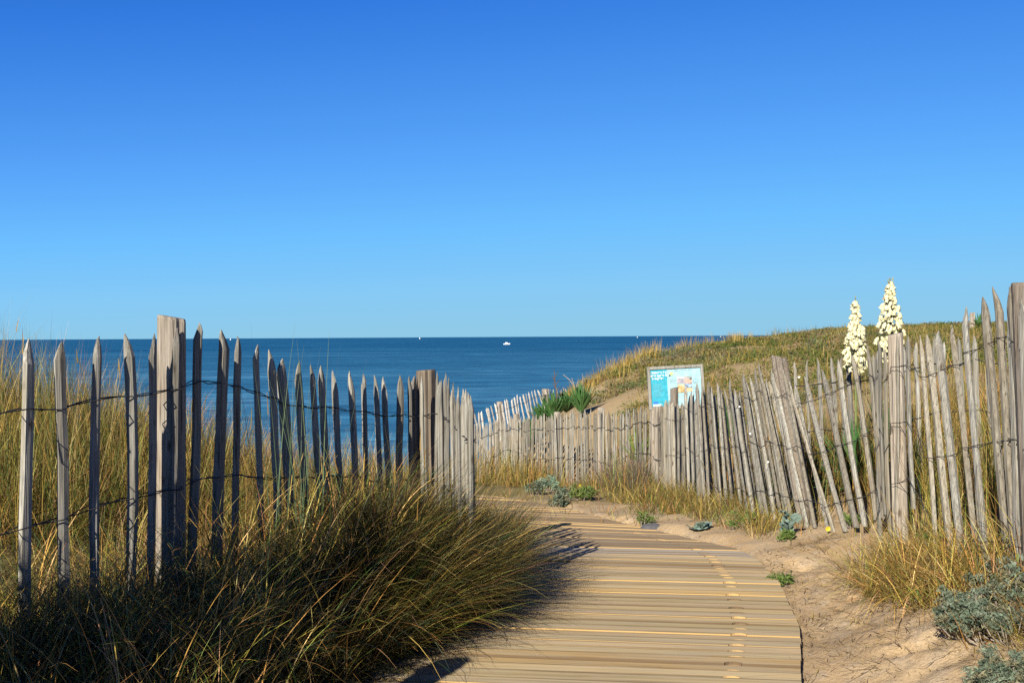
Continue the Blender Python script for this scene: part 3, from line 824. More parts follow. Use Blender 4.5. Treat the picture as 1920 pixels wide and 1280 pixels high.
# sunlit marram behind the left fence
B = Bunch()
behind = lambda x, y: (x < lx(y) - .12) | ((y > 6.3) & (x < lpath(y) - .12))
gold = [(STRAW, .44), (OLIVE, .30), (GREEN, .16), (BROWN, .10)]
grass_patch(B, 17000, behind, ((-4.6, -.5), (4.0, 9.0)), .30, .66, gold, clump=260, crad=.15, th=(.1, 1.0), kap=(.3, 2.4), out=.4)
grass_patch(B, 8000, behind, ((-5.6, -.7), (6.5, 11)), .45, .78, gold, clump=150, crad=.18, th=(.02, .7), kap=(.2, 1.6))
grass_patch(B, 3600, behind, ((-3.8, -.75), (7.4, 10.5)), .7, 1.0, gold, (3, 6), clump=80, crad=.16, th=(.0, .35), kap=(.2, 1.0))
grass_patch(B, 5000, behind, ((-6, -.8), (9, 13.5)), .45, .8, gold, (4, 8), clump=90, crad=.2)
grass_patch(B, 7000, lambda x, y: x < -2.3, ((-6, -2.3), (5, 9)), .55, .95, [(STRAW, .35), (OLIVE, .35), (GREEN, .3)], (2.5, 4.5), clump=90, crad=.16, th=(.0, .35), kap=(.1, .8))
grass_patch(B, 1500, lambda x, y: (x < -2.9), ((-5.4, -2.9), (6.0, 8.6)), .85, 1.2, [(STRAW, .5), (GREEN, .3), (BLUEG, .2)], (2, 3.5), clump=40, crad=.14, th=(.0, .3), kap=(.1, .7))
seed_heads(B, 45, behind, ((-5, -.9), (5, 9)), .7, 1.0)
B.build('marram_grass', M['grass'], 'golden marram grass in the sun behind the left fence')

# shaded bank between the left fence and the deck
B = Bunch()
front = lambda x, y: (x > lx(y) + .02) & (x < lpath(y) - .02) & (y < 6.5) & (x < -.10 - .0 * y)
dk = [(SHADED, .78), (OLIVE, .05), (GREEN, .09), (BROWN, .10)]
lit = [(STRAW * 1.35, .5), (OLIVE * 1.1, .2), (GREEN, .2), (BLUEG, .1)]  # straw brightened to stand for blades catching the sun
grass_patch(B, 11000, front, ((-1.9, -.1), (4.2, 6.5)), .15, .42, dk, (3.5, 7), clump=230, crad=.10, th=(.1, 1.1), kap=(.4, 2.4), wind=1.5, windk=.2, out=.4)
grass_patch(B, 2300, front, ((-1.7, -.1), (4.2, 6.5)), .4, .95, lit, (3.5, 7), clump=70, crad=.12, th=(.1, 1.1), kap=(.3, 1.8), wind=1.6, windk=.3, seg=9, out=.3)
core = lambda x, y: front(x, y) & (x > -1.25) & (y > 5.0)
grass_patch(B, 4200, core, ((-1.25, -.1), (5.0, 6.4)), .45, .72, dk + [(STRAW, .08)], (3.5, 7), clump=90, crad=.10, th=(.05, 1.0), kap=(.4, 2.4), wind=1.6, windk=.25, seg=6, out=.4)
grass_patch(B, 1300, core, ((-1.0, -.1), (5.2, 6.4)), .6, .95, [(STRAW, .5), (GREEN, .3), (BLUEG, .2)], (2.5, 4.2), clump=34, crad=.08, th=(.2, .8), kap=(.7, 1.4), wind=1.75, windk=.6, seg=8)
# the ground at the fence foot, near the camera
near = lambda x, y: (x < lpath(y) - .05) & (y < 5.0) & (x > lx(y) - .3)
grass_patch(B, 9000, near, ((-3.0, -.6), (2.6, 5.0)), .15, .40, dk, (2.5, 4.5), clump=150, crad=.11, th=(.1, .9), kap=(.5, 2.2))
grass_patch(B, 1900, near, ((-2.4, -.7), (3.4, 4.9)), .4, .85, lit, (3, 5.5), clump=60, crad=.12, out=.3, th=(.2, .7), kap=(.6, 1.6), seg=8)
# tall grass beside the photographer, outside the view, that keeps the sun off the bank
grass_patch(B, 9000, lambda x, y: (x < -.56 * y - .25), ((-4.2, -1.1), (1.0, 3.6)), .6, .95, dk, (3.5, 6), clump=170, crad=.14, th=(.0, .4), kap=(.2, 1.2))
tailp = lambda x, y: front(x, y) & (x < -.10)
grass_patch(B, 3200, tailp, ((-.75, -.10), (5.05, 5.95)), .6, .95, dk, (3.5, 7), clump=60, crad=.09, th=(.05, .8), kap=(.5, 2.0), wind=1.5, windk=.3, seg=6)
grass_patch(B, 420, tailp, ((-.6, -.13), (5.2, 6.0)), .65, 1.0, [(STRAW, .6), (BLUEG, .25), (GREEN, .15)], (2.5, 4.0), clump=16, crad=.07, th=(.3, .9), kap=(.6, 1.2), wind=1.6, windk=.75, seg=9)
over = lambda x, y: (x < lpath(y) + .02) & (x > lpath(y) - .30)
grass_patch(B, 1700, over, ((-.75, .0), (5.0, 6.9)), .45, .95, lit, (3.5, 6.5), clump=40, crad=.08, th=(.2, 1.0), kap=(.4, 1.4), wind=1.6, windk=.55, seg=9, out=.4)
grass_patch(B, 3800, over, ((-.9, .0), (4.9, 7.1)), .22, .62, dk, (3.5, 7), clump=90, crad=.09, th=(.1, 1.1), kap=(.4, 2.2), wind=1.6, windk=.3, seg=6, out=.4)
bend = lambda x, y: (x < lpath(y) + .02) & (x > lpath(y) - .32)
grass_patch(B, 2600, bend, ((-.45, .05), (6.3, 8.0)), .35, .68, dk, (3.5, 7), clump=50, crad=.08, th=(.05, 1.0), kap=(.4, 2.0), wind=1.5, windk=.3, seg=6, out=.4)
grass_patch(B, 420, bend, ((-.45, .05), (6.3, 7.8)), .5, .9, lit, (3.5, 6), clump=22, crad=.08, th=(.2, 1.0), kap=(.4, 1.3), wind=1.7, windk=.6, seg=9, out=.3)
seed_heads(B, 14, front, ((-1.6, -.3), (4.4, 6.2)), .5, .8)
B.build('shaded_grass', M['grass'], 'dark tussocky grass in shade overhanging the left edge of the boardwalk')

# (seed heads of the marram stand in the golden grass too)
# tall blue-green marram shoots at the fence
B = Bunch()
P = scatter(26, lambda x, y: x < 9, ((-1.27, -1.02), (5.5, 5.75)), 4, .05); k = len(P)
B.add(blades(on_ground(P), RNG.uniform(.9, 1.35, k), RNG.uniform(0, 6.28, k), RNG.uniform(.0, .10, k), RNG.uniform(.05, .3, k), RNG.uniform(3.5, 6.5, k) / 1000, pick(k, [(BLUEG, 1)]), 7))
P = np.array([(-1.06, 5.9, 0), (-1.03, 5.92, 0), (-.40, 6.8, 0)])
B.add(blades(on_ground(P), np.array([1.30, 1.20, 1.25]), np.array([1.2, 1.6, 1.4]), np.array([.02, .05, .05]), np.array([.05, .08, .1]), np.array([.008, .006, .005]), pick(3, [(BLUEG, 1)]), 7))
B.build('marram_shoots', M['grass'], 'tall blue-green marram shoots standing against the left fence')

# verge at the foot of the right fence, and the grass behind it
B = Bunch()
def rfx(y):
    c = np.array(R1[:-1] + R2[1:]); return np.interp(y, c[:, 1], c[:, 0])
dry = [(STRAW, .46), (OLIVE, .2), (BROWN, .18), (GREEN, .2)]
grass_patch(B, 5200, lambda x, y: (x > rfx(y) - .42) & (x < rfx(y) + .1), ((1.3, 2.6), (8.2, 16)), .12, .38, dry, (2.5, 5), clump=140, crad=.10, th=(.1, .8), kap=(.3, 1.6))
grass_patch(B, 4200, lambda x, y: (x > rfx(y) - .7) & (x < rfx(y) + .1), ((-.8, 2.0), (10.5, 20)), .15, .45, dry, (4, 7), clump=110, crad=.18, th=(.05, 1.1), kap=(.3, 2.0), out=.4)
grass_patch(B, 6500, lambda x, y: x > rfx(y) + .12, ((2.0, 4.6), (5.2, 11)), .5, .9, [(STRAW, .4), (OLIVE, .4), (GREEN, .12), (BROWN, .08)], (3, 5.5), clump=130, crad=.13, th=(.02, .3), kap=(.2, 1.0))
grass_patch(B, 2600, lambda x, y: x > rfx(y) + .1, ((1.4, 3.4), (10, 18)), .3, .65, dry, (4, 7), clump=80, crad=.15)
grass_patch(B, 1500, lambda x, y: (x > rfx(y) - .42) & (x < rfx(y) - .05) & ((y > 8.6) | (RNG.random(x.shape) < .25)), ((1.3, 2.5), (7.4, 13)), .06, .22, dry, (2.5, 5), clump=110, crad=.09, th=(.4, 1.4), kap=(.2, 1.2))
GREYB = np.array([(.22, .17, .13), (.30, .23, .17), (.17, .12, .09)])
grass_patch(B, 1500, lambda x, y: (x > rfx(y) - .5) & (x < rfx(y) - .02), ((.9, 1.8), (12.6, 15.6)), .3, .62, [(GREYB, .8), (STRAW, .2)], (3, 6), clump=26, crad=.15, th=(.05, 1.1), kap=(-.6, .9), out=.6)
# spilling mound at far right
grass_patch(B, 3800, lambda x, y: (x > 2.02 + .1 * (y - 5.9) ** 2) & (x < rfx(y) + .1), ((1.98, 2.65), (4.9, 6.7)), .15, .55, [(STRAW * 1.15, .78), (OLIVE, .08), (BROWN, .08), (GREEN, .08)], (3, 6), clump=90, crad=.12, th=(.2, 1.25), kap=(.2, 1.9), wind=-1.9, windk=.25, seg=7, out=.4)
grass_patch(B, 1700, lambda x, y: x > 1.95, ((2.0, 2.7), (3.8, 4.9)), .12, .4, [(STRAW, .6), (BROWN, .3), (OLIVE, .1)], (2.5, 4.5), clump=36, crad=.1, th=(.5, 1.2), kap=(.3, 1.2), wind=-1.7, windk=.4)
B.build('dry_grass', M['grass'], 'straw coloured dry grass along and behind the right fence')

# tussocks where the path turns out of sight
B = Bunch()
grass_patch(B, 6500, lambda x, y: (x < rfx(y) - .1) & (path_dist(x, y) > .12), ((-3.4, .6), (15.2, 23)), .45, .85, [(STRAW, .34), (OLIVE, .48), (GREEN, .18)], (5, 9), clump=130, crad=.22, th=(.0, .35), kap=(.2, 1.0))
grass_patch(B, 700, lambda x, y: (path_dist(x, y) > .05) & (x > rpath(y) - 2), ((-.6, 1.5), (9.5, 15.5)), .08, .28, [(STRAW, .4), (OLIVE, .4), (GREEN, .2)], (4, 7), clump=60, crad=.12, th=(.2, .9), kap=(.3, 1.2))
B.build('dune_grass', M['grass'], 'sunlit green-gold grass where the boardwalk turns towards the beach')

# ------------------------------------------------------------------ scrub over the far dune
def leaf_cloud(cent, rad, hgt, nleaf, size, colr, asp=.45):
    """domes of small leaf quads: cent (m,3)"""
    m_ = len(cent); n = int(nleaf.sum())
    k = np.repeat(np.arange(m_), nleaf)
    u = RNG.normal(0, 1, (n, 3)); u /= np.linalg.norm(u, axis=1)[:, None]
    u[:, 2] = np.abs(u[:, 2]); r = RNG.random(n) ** .4
    P = cent[k] + u * r[:, None] * np.c_[rad[k], rad[k], hgt[k]]
    a = RNG.normal(0, 1, (n, 3)); a /= np.linalg.norm(a, axis=1)[:, None]
    b = np.cross(a, RNG.normal(0, 1, (n, 3))); b /= np.linalg.norm(b, axis=1)[:, None] + 1e-9
    s = (size[k] * RNG.uniform(.6, 1.4, n))[:, None]
    V = np.stack([P - a * s, P + b * s * asp, P + a * s, P - b * s * asp], 1).reshape(-1, 3)
    Q = np.arange(n * 4).reshape(-1, 4)
    C = np.repeat(colr[k] * RNG.uniform(.65, 1.35, (n, 1)), 4, 0)
    return V, Q, C

def dune_scrub():
    B = Bunch()
    n = 7000
    D = RNG.uniform(13.5, 46, n) ; t = RNG.uniform(.03, .52, n)
    x, y = t * D, D
    keep = (x > np.interp(y, [12, 20, 26, 34, 46], [2.6, 2.0, .9, 2.5, 5])) 
    mask = waves(x, y, .55, .5) + waves(x + 9, y, 1.7, .25)
    keep &= mask > -.40 + .25 * RNG.normal(0, 1, n) * .4
    x, y, mask = x[keep], y[keep], mask[keep]
    k = len(x); print('scrub clumps', k)
    z = ground(x, y)
    pal = np.array([(.06, .095, .016), (.10, .135, .022), (.15, .16, .03), (.21, .19, .05), (.26, .20, .09), (.18, .12, .06), (.10, .135, .035), (.08, .115, .03), (.16, .17, .10)])
    hue = waves(x + 20, y - 7, .8, .6) + RNG.normal(0, .55, k)
    ci = np.clip(((hue + 1.3) / 2.6 * len(pal)).astype(int), 0, len(pal) - 1)
    rad = RNG.uniform(.10, .5, k) * (y / 26) ** .5; hgt = RNG.uniform(.03, .16, k) * (1 + .4 * (mask > .5))
    nl = (RNG.uniform(50, 100, k) * np.clip(rad / .3, .5, 2.2)).astype(int)
    B.add(leaf_cloud(np.c_[x, y, z - .02], rad, hgt, nl, .016 + .0007 * y, pal[ci], .3))
    B.build('dune_scrub', M['scrub'], 'low green and brown scrub spread over the far dune')
    B = Bunch()
    # pale grass tufts on the seaward crest and sprinkled over the slope
    crest = np.array([(1.0, 25.6), (1.6, 26.3), (2.16, 27), (2.8, 27.5), (3.36, 28), (4.0, 29), (4.8, 30), (5.6, 31.5), (6.4, 33)])
    m_ = 90
    tt = RNG.uniform(0, len(crest) - 1, m_) ** 1.0
    cx = np.interp(tt, range(len(crest)), crest[:, 0]) + RNG.normal(0, .3, m_); cy = np.interp(tt, range(len(crest)), crest[:, 1]) + RNG.normal(-.6, 1.0, m_)
    kk = 34
    c = np.repeat(np.c_[cx, cy], kk, 0); p = c + RNG.normal(0, .13, (m_ * kk, 2)); n = len(p)
    dirs = np.arctan2(p[:, 0] - c[:, 0], p[:, 1] - c[:, 1])
    hh = np.repeat(RNG.uniform(.15, .6, m_), kk) * RNG.uniform(.6, 1, n)
    B.add(blades(on_ground(p), hh, dirs * .6 - .6, RNG.uniform(.0, .3, n), RNG.uniform(.1, .8, n), RNG.uniform(6, 12, n) / 1000, pick(n, [(STRAW, .6), (OLIVE, .4)]), 4))
    for _ in range(1):
        n0 = 800; D = RNG.uniform(13, 42, n0); t = RNG.uniform(.05, .52, n0); x, y = t * D, D
        ok = x > np.interp(y, [12, 20, 26, 34, 46], [2.6, 2.2, 1.2, 3, 6]); c = np.c_[x, y][ok]
        kk = 16; c = np.repeat(c, kk, 0); p = c + RNG.normal(0, .14, c.shape); n = len(p)
        B.add(blades(on_ground(p), RNG.uniform(.12, .38, n), RNG.uniform(0, 6.28, n), RNG.uniform(.0, .6, n), RNG.uniform(.1, .9, n), RNG.uniform(6, 12, n) / 1000, pick(n, [(STRAW * .8, .35), (OLIVE, .4), (GREEN, .25)]), 4))
    B.build('crest_grass', M['grass'], 'pale wispy grass along the crest of the far dune')
dune_scrub()

# ------------------------------------------------------------------ litter on the sand
def litter():
    B = Bunch()
    n = 3600
    c = np.concatenate([RNG.uniform((1.5, 4.4), (2.45, 7.6), (170, 2)), RNG.uniform((1.35, 7.8), (2.0, 9.5), (24, 2))])
    k = RNG.integers(0, len(c), n); p = c[k] + RNG.normal(0, .07, (n, 2))
    ok = p[:, 0] > np.interp(p[:, 1], R_K[:, 1], R_K[:, 0]) + .03
    p = p[ok]; n = len(p)
    b = np.c_[p, ground(p[:, 0], p[:, 1]) + .006]
    B.add(blades(b, RNG.uniform(.02, .13, n), RNG.uniform(0, 6.28, n), RNG.uniform(1.3, 1.6, n), RNG.uniform(-.25, .35, n), RNG.uniform(2.5, 5, n) / 1000,
                 pick(n, [(BROWN * .6, .7), (STRAW * .8, .3)]), 4, 1.2))
    # dry roots trailing along the right edge of the deck
    y = RNG.uniform(4.6, 7.7, 150); x = np.interp(y, R_K[:, 1], R_K[:, 0]) + np.abs(RNG.normal(.03, .03, 150))
    b = np.c_[x, y, ground(x, y) + .012]
    B.add(blades(b, RNG.uniform(.04, .13, 150), RNG.uniform(0, 6.28, 150), RNG.uniform(1.1, 1.6, 150), RNG.uniform(-.3, .6, 150), RNG.uniform(2, 4, 150) / 1000, pick(150, [(BROWN * .5, 1)]), 4, 1.2))
    # straw fallen on the left edge of the deck
    y = RNG.uniform(4.7, 7.2, 240); x = np.interp(y, L_K[:, 1], L_K[:, 0]) + np.abs(RNG.normal(.05, .14, 240))
    b = np.c_[x, y, pz(y) + .012]
    B.add(blades(b, RNG.uniform(.03, .14, 240), RNG.uniform(0, 6.28, 240), RNG.uniform(1.45, 1.6, 240), RNG.uniform(-.05, .05, 240), RNG.uniform(2, 3.5, 240) / 1000, pick(240, [(STRAW, .5), (BROWN, .5)]), 4, 1.2))
    # longer sticks
    n = 26; p = RNG.uniform((1.6, 4.5), (2.3, 7.2), (n, 2)); ok = p[:, 0] > np.interp(p[:, 1], R_K[:, 1], R_K[:, 0]) + .15; p = p[ok]; n = len(p)
    B.add(blades(np.c_[p, ground(p[:, 0], p[:, 1]) + .012], RNG.uniform(.15, .4, n), RNG.uniform(0, 6.28, n), np.full(n, 1.53), RNG.uniform(-.05, .08, n), RNG.uniform(3, 6, n) / 1000, pick(n, [(BROWN * .6, 1)]), 6, 1.2))
    B.build('twig_litter', M['twig'], 'dry twigs and straw strewn over the sand and deck edges')
litter()
# ------------------------------------------------------------------ plants that stand alone
def spot(px, py, D):
    """ground point under a pixel bearing at depth D"""
    q = at(px, py, D); return Vector((q.x, q.y, gz(q.x, q.y)))

def rosette(root, O, n, ln, wd, mat, zlift=0.0, spread=(.15, 1.35), rnd=random):
    mb = MB()
    for i in range(n):
        az = rnd.uniform(0, 6.283); th = rnd.uniform(*spread); L = ln * rnd.uniform(.75, 1.1)
        d = Vector((math.sin(az) * math.sin(th), math.cos(az) * math.sin(th), math.cos(th)))
        sdv = Vector((math.cos(az), -math.sin(az), 0)); upn = sdv.cross(d)
        vs = []
        prof = [(0, .5), (.2, .9), (.5, 1.0), (.8, .62), (1.0, .04)]
        drop = rnd.uniform(0, .12) * th
        for f, s in prof:
            c = d * (L * f) + Vector((0, 0, zlift - drop * L * f * f))
            hw = wd * s / 2
            vs += [c - sdv * hw + upn * hw * .35, c - upn * hw * .15, c + sdv * hw + upn * hw * .35]
        fs = []
        for k in range(len(prof) - 1):
            a = 3 * k; fs += [(a, a + 1, a + 4, a + 3), (a + 1, a + 2, a + 5, a + 4)]
        mb.add(vs, fs)
    return mb.build('leaves', mat, root)

def bell_mesh():
    V = []; Fs = []; n = 6
    prof = [(0, .003), (-.012, .013), (-.028, .022), (-.044, .0235), (-.055, .022), (-.066, .027)]
    for z, r in prof:
        for k in range(n * 2):
            q = math.pi * k / n; rr = r * (1 if k % 2 == 0 else (.84 if z > -.05 else .62)); zz_ = z - (.012 if k % 2 == 0 and z < -.06 else 0)
            V.append((rr * math.cos(q), rr * math.sin(q), zz_))
    m_ = n * 2
    for i in range(len(prof) - 1):
        for k in range(m_): Fs.append((i * m_ + k, i * m_ + (k + 1) % m_, (i + 1) * m_ + (k + 1) % m_, (i + 1) * m_ + k))
    Fs.append(tuple(range(m_))[::-1])
    return mesh('flower', V, Fs, True)
BELL = bell_mesh(); BELL.materials.append(M['petal'])

def bloom_yucca(label, px, top, bot, D, nf, wmax, prof, rnd, bare=0):
    b = spot(px, bot, D); T = at(px, top, D); Bm = at(px, bot, D)
    root = empty('yucca_plant', b); tag(root, label, 'yucca', 'yuccas in bloom behind the right fence')
    rosette(root, b, 90, .62, .034, M['yucca_leaf'], .05, (.1, 1.5), rnd)
    H = T.z - b.z; z0 = Bm.z - b.z
    mb = MB(); mb.tube([(0, 0, 0), (0.003, 0, H * .5), (0, 0, H)], .016, 6, .004)
    st = mb.build('flower_stalk', M['green_stalk'], root)
    for i in range(nf):
        f = rnd.random() ** 1.25
        zz = z0 + (H - z0) * f * (.97 - .0 * bare)
        wr = np.interp(f, prof[0], prof[1]) * wmax
        q = rnd.uniform(0, 6.283); r = wr * math.sqrt(rnd.uniform(.25, 1))
        fl = bpy.data.objects.new('flower', BELL); COL.objects.link(fl); fl.parent = st
        fl.location = (r * math.cos(q), r * math.sin(q), zz)
        fl.rotation_euler = (rnd.uniform(-.5, .5), rnd.uniform(-.5, .5), q)
        s = rnd.uniform(.7, 1.0) * (.62 + .38 * min(1, wr / (wmax * .6))); fl.scale = (s, s, s)
    bv = np.array([v.co for v in BELL.vertices]); bf = [tuple(p.vertices) for p in BELL.polygons]
    mb = MB()
    for i in range(115):        # the small flowers packed between the large ones
        f = rnd.random() ** 1.15; zz = z0 + (H - z0) * f * .96; wr = np.interp(f, prof[0], prof[1]) * wmax
        q = rnd.uniform(0, 6.283); r = wr * math.sqrt(rnd.uniform(.0, .8)); sc_f = rnd.uniform(.5, .85)
        R_ = Matrix.Rotation(rnd.uniform(-.6, .6), 3, 'X') @ Matrix.Rotation(rnd.uniform(-.6, .6), 3, 'Y')
        mb.add([R_ @ Vector(v * sc_f) + Vector((r * math.cos(q), r * math.sin(q), zz)) for v in bv], bf)
    fm = mb.build('small_flowers', M['petal'], st, None, True); fm['kind'] = 'stuff'
    mb = MB()       # side twigs and unopened buds at the tip
    for i in range(26):
        f = rnd.random(); zz = z0 + (H - z0) * f; wr = np.interp(f, prof[0], prof[1]) * wmax
        q = rnd.uniform(0, 6.283); mb.tube([(0, 0, zz - .03), (wr * .8 * math.cos(q), wr * .8 * math.sin(q), zz)], .004, 4, .002)
    for i in range(16):
        zz = H - rnd.uniform(0, .10 + .1 * bare); q = rnd.uniform(0, 6.283)
        c = Vector((.016 * math.cos(q), .016 * math.sin(q), zz)); mb.tube([c, c + Vector((math.cos(q) * .012, math.sin(q) * .012, .02))], .005, 5, .001)
    mb.build('buds', M['bud'], st)['kind'] = 'stuff'
ry = random.Random(3)
bloom_yucca('shorter flowering yucca with thin dark tip, nearer the leaning post', 1604, 558, 690, 8.9, 97, .098, ([0, .15, .35, .6, .68, .72, .85, 1], [.62, 1, .95, .66, .45, .2, .32, .05]), ry, 1)
bloom_yucca('taller flowering yucca with fuller cream spike, behind the round post', 1670, 522, 668, 9.3, 97, .110, ([0, .1, .25, .5, .7, .85, 1], [.45, .85, 1, .88, .66, .36, .08]), ry, 0)

def plain_yucca(label, px, py, D, n, ln, wd, mat, stalk=None, group=None, lift=0.0, spread=(.1, 1.3), zbase=None):
    b = spot(px, py, D)
    if zbase is not None: b.z = zbase
    root = empty('yucca_plant', b); tag(root, label, 'yucca', group)
    rosette(root, b, n, ln, wd, mat, lift, spread, ry)
    if stalk:
        mat_s, pts, branches = stalk
        mb = MB(); P = [at(x, y, D) - b for x, y in pts]
        mb.tube([Vector((0, 0, 0))] + P, .016, 5, .006)
        for (x0, y0, x1, y1) in branches: mb.tube([at(x0, y0, D) - b, at(x1, y1, D) - b], .008, 4, .004)
        mb.build('dry_stalk', mat_s, root)
g_ = 'yucca clumps behind the low fence'
plain_yucca('leftmost green yucca rosette, in front of the white leaning fence', 990, 775, 21.0, 70, .58, .055, M['yucca_leaf'], None, g_, .12, (.05, .75))
plain_yucca('low green yucca rosette between the leftmost one and the dead stalk', 1018, 775, 21.6, 60, .46, .055, M['yucca_leaf'], None, g_, .12, (.1, 1.0))
plain_yucca('green yucca rosette with a dark dead flower stalk', 1037, 775, 21.3, 80, .60, .055, M['yucca_leaf'],
            (M['dead_stalk'], [(1044, 740), (1041, 718), (1039, 694)], [(1043, 730, 1036, 718), (1042, 722, 1049, 712), (1041, 712, 1034, 704), (1040, 708, 1046, 698), (1042, 736, 1050, 724), (1043, 726, 1037, 709)]), g_, .12, (.05, .8))
plain_yucca('low green yucca rosette between the dead stalk and the two pale stalks', 1062, 775, 21.6, 60, .46, .055, M['yucca_leaf'], None, g_, .12, (.1, 1.0))
plain_yucca('rightmost green yucca rosette with two thin pale stalks', 1089, 775, 21.0, 80, .62, .055, M['yucca_leaf'],
            (M['pale_stalk'], [(1085, 750), (1080, 728), (1068, 712), (1056, 702)], [(1095, 768, 1092, 700), (1080, 728, 1084, 712), (1076, 720, 1072, 708)]), g_, .12, (.05, .7))
plain_yucca('bright lime green yucca tuft beside the information sign', 1200, 770, 14.2, 34, .55, .03, M['yucca_leaf_bright'], None, None, .1, (.05, .7))
plain_yucca('dark green yucca tuft between the information sign and the leaning post', 1372, 728, 13.4, 34, .50, .035, M['yucca_leaf'], None, None, .05, (.05, .8))
q = at(1836, 612, 30)
plain_yucca('small spiky yucca on the skyline at the right', 1836, 606, 30, 26, .5, .05, M['yucca_leaf'], None, None, .0, (.1, 1.3), q.z - .05)
q = at(1822, 610, 30)
st = empty('wooden_stump', (q.x, q.y, gz(q.x, q.y) - .1)); tag(st, 'short grey wooden stump on the skyline beside the spiky yucca', 'stump')
link('stump_body', post_mesh(at(1822, 586, 30).z - st.location.z, .075, (.02, 0), ry, .01), M['post'], st)

def grey_bush(label, spots, name='wormwood_bush', cat='bush', pal=((.15, .20, .135), (.20, .245, .17), (.10, .14, .09), (.20, .19, .11)), leaf=.011, per=34, nst=7, hgt=.22, group=None):
    """spots: (px, py, D, radius); a mound of stems each ending in a ball of small leaves"""
    pal = np.array(pal)
    q = spots[0]; b0 = spot(q[0], q[1], q[2])
    root = empty(name, b0); tag(root, label, cat, group)
    mb = MB(); B = Bunch(); tips = []
    for (px, py, D, r) in spots:
        p0 = at(px, py, D); g0 = gz(p0.x, p0.y)
        for i in range(nst):
            a = ry.uniform(0, 6.283); rr = r * math.sqrt(ry.random())
            tx, ty = p0.x + rr * math.cos(a), p0.y + rr * math.sin(a)
            tz = max(g0 + hgt * ry.uniform(.4, 1.05) * (1 - .4 * (rr / r) ** 2), gz(tx, ty) + .03)
            f0 = Vector((p0.x + rr * .25 * math.cos(a), p0.y + rr * .25 * math.sin(a), g0 - .02))
            t_ = Vector((tx, ty, tz)); mdl = (f0 + t_) / 2 + Vector((0, 0, -.02))
            mb.tube([f0 - b0, mdl - b0, t_ - b0], .004, 4, .002)
            for s in (1.0, .82, .64):
                tips.append(tuple(f0 + (t_ - f0) * s))
    T = np.array(tips); m_ = len(T)
    col = pal[RNG.integers(0, len(pal), m_)]
    rad = np.full(m_, leaf * 2.4)
    B.add(leaf_cloud(T, rad, rad * 1.2, np.full(m_, per), np.full(m_, leaf), col, .28))
    B.build('foliage', M['scrub'], None, root, loc=None)
    f = root.children[-1]; f.matrix_parent_inverse = Matrix.Translation(-b0)
    mb.build('stems', M['pale_stalk'], root)
    return root
grey_bush('large silvery wormwood bush sprawling over the right mound', [(1815, 1110, 4.75, .14), (1830, 1150, 4.7, .16), (1880, 1130, 4.8, .14), (1850, 1185, 4.6, .13), (1790, 1125, 4.85, .10), (1895, 1190, 4.5, .16), (1860, 1090, 5.0, .12)], nst=17, per=44, hgt=.19)
grey_bush('silvery wormwood bush cut by the bottom right corner', [(1890, 1245, 4.1, .14), (1860, 1262, 4.1, .12), (1920, 1265, 4.0, .15)], nst=16, per=44, hgt=.17)
gk = 'grey tufts on the sand bank beyond the deck'
grey_bush('flat grey-green tuft hanging over the far edge of the boardwalk', [(1048, 945, 12.0, .12), (1060, 938, 12.3, .10)], leaf=.024, per=18, nst=10, hgt=.16, group=gk)
grey_bush('small round grey tuft on the sand, further left of the two upper ones', [(1005, 920, 13.6, .12)], leaf=.024, per=18, nst=9, hgt=.20, group=gk)
grey_bush('small round green-grey tuft on the sand, closest to the low fence', [(1030, 908, 14.2, .12)], leaf=.024, per=18, nst=9, hgt=.20, group=gk, pal=((.17, .27, .19), (.2, .3, .2)))
grey_bush('sprawling green weed at the sand bank edge right of the grey tufts', [(1088, 950, 12.2, .16), (1100, 940, 12.6, .12)], name='green_weed', cat='weed', leaf=.026, per=14, nst=10, hgt=.15, pal=((.12, .18, .04), (.16, .2, .05)))
gw = 'green weeds at the foot of the right fence'
for lb, px, py, D, r in (('bushy bright green weed at the foot of the leaning pickets', 1603, 1003, 7.75, .10), ('low green weed in front of the packed pickets', 1395, 985, 8.6, .14),
                         ('tiny green sprig alone on the bare sand', 1726, 1147, 5.6, .05), ('green weed under the mound of dry grass', 1765, 1035, 6.4, .13),
                         ('small flat green weed beside the sea kale', 1475, 1000, 7.8, .07), ('thin green weed by the right edge of the boardwalk', 1465, 1080, 6.75, .07),
                         ('flat green weed by the dark stone', 1205, 985, 9.7, .12)):
    grey_bush(lb, [(px, py, D, r)], name='green_weed', cat='weed', leaf=.016, per=12, nst=10 if r > .06 else 5, hgt=.06 if r < .08 else .12, pal=((.10, .17, .03), (.14, .20, .05)), group=gw)

def kale(label, px, py, D, r, h):
    b = spot(px, py, D); root = empty('sea_kale', b); tag(root, label, 'sea kale', 'sea kale on the sand')
    mb = MB()
    for i in range(16):
        a = ry.uniform(0, 6.283); th = ry.uniform(.3, 1.4); d = Vector((math.cos(a) * math.sin(th), math.sin(a) * math.sin(th), math.cos(th) * .8))
        L = r * ry.uniform(.7, 1.2); sdv = Vector((-math.sin(a), math.cos(a), 0)); o = Vector((ry.gauss(0, .02), ry.gauss(0, .02), ry.uniform(0, h)))
        rows = []
        for k, (f, s) in enumerate(((0, .15), (.35, .35), (.6, .55), (.85, .48), (1, .2))):
            c = o + d * (L * f)
            rows.append([c + sdv * (L * s * w_) + Vector((0, 0, ry.uniform(-.012, .012))) for w_ in (-1, -.4, .4, 1)])
        vs = [p for rw in rows for p in rw]; fs = [(4 * i_ + j, 4 * i_ + j + 1, 4 * i_ + j + 5, 4 * i_ + j + 4) for i_ in range(4) for j in range(3)]
        mb.add(vs, fs)
    mb.build('leaves', M['kale'], root)
    mb = MB(); mb.tube([(0, 0, -.02), (0, 0, h + .02)], .006, 5); mb.build('stem', M['green_stalk'], root)
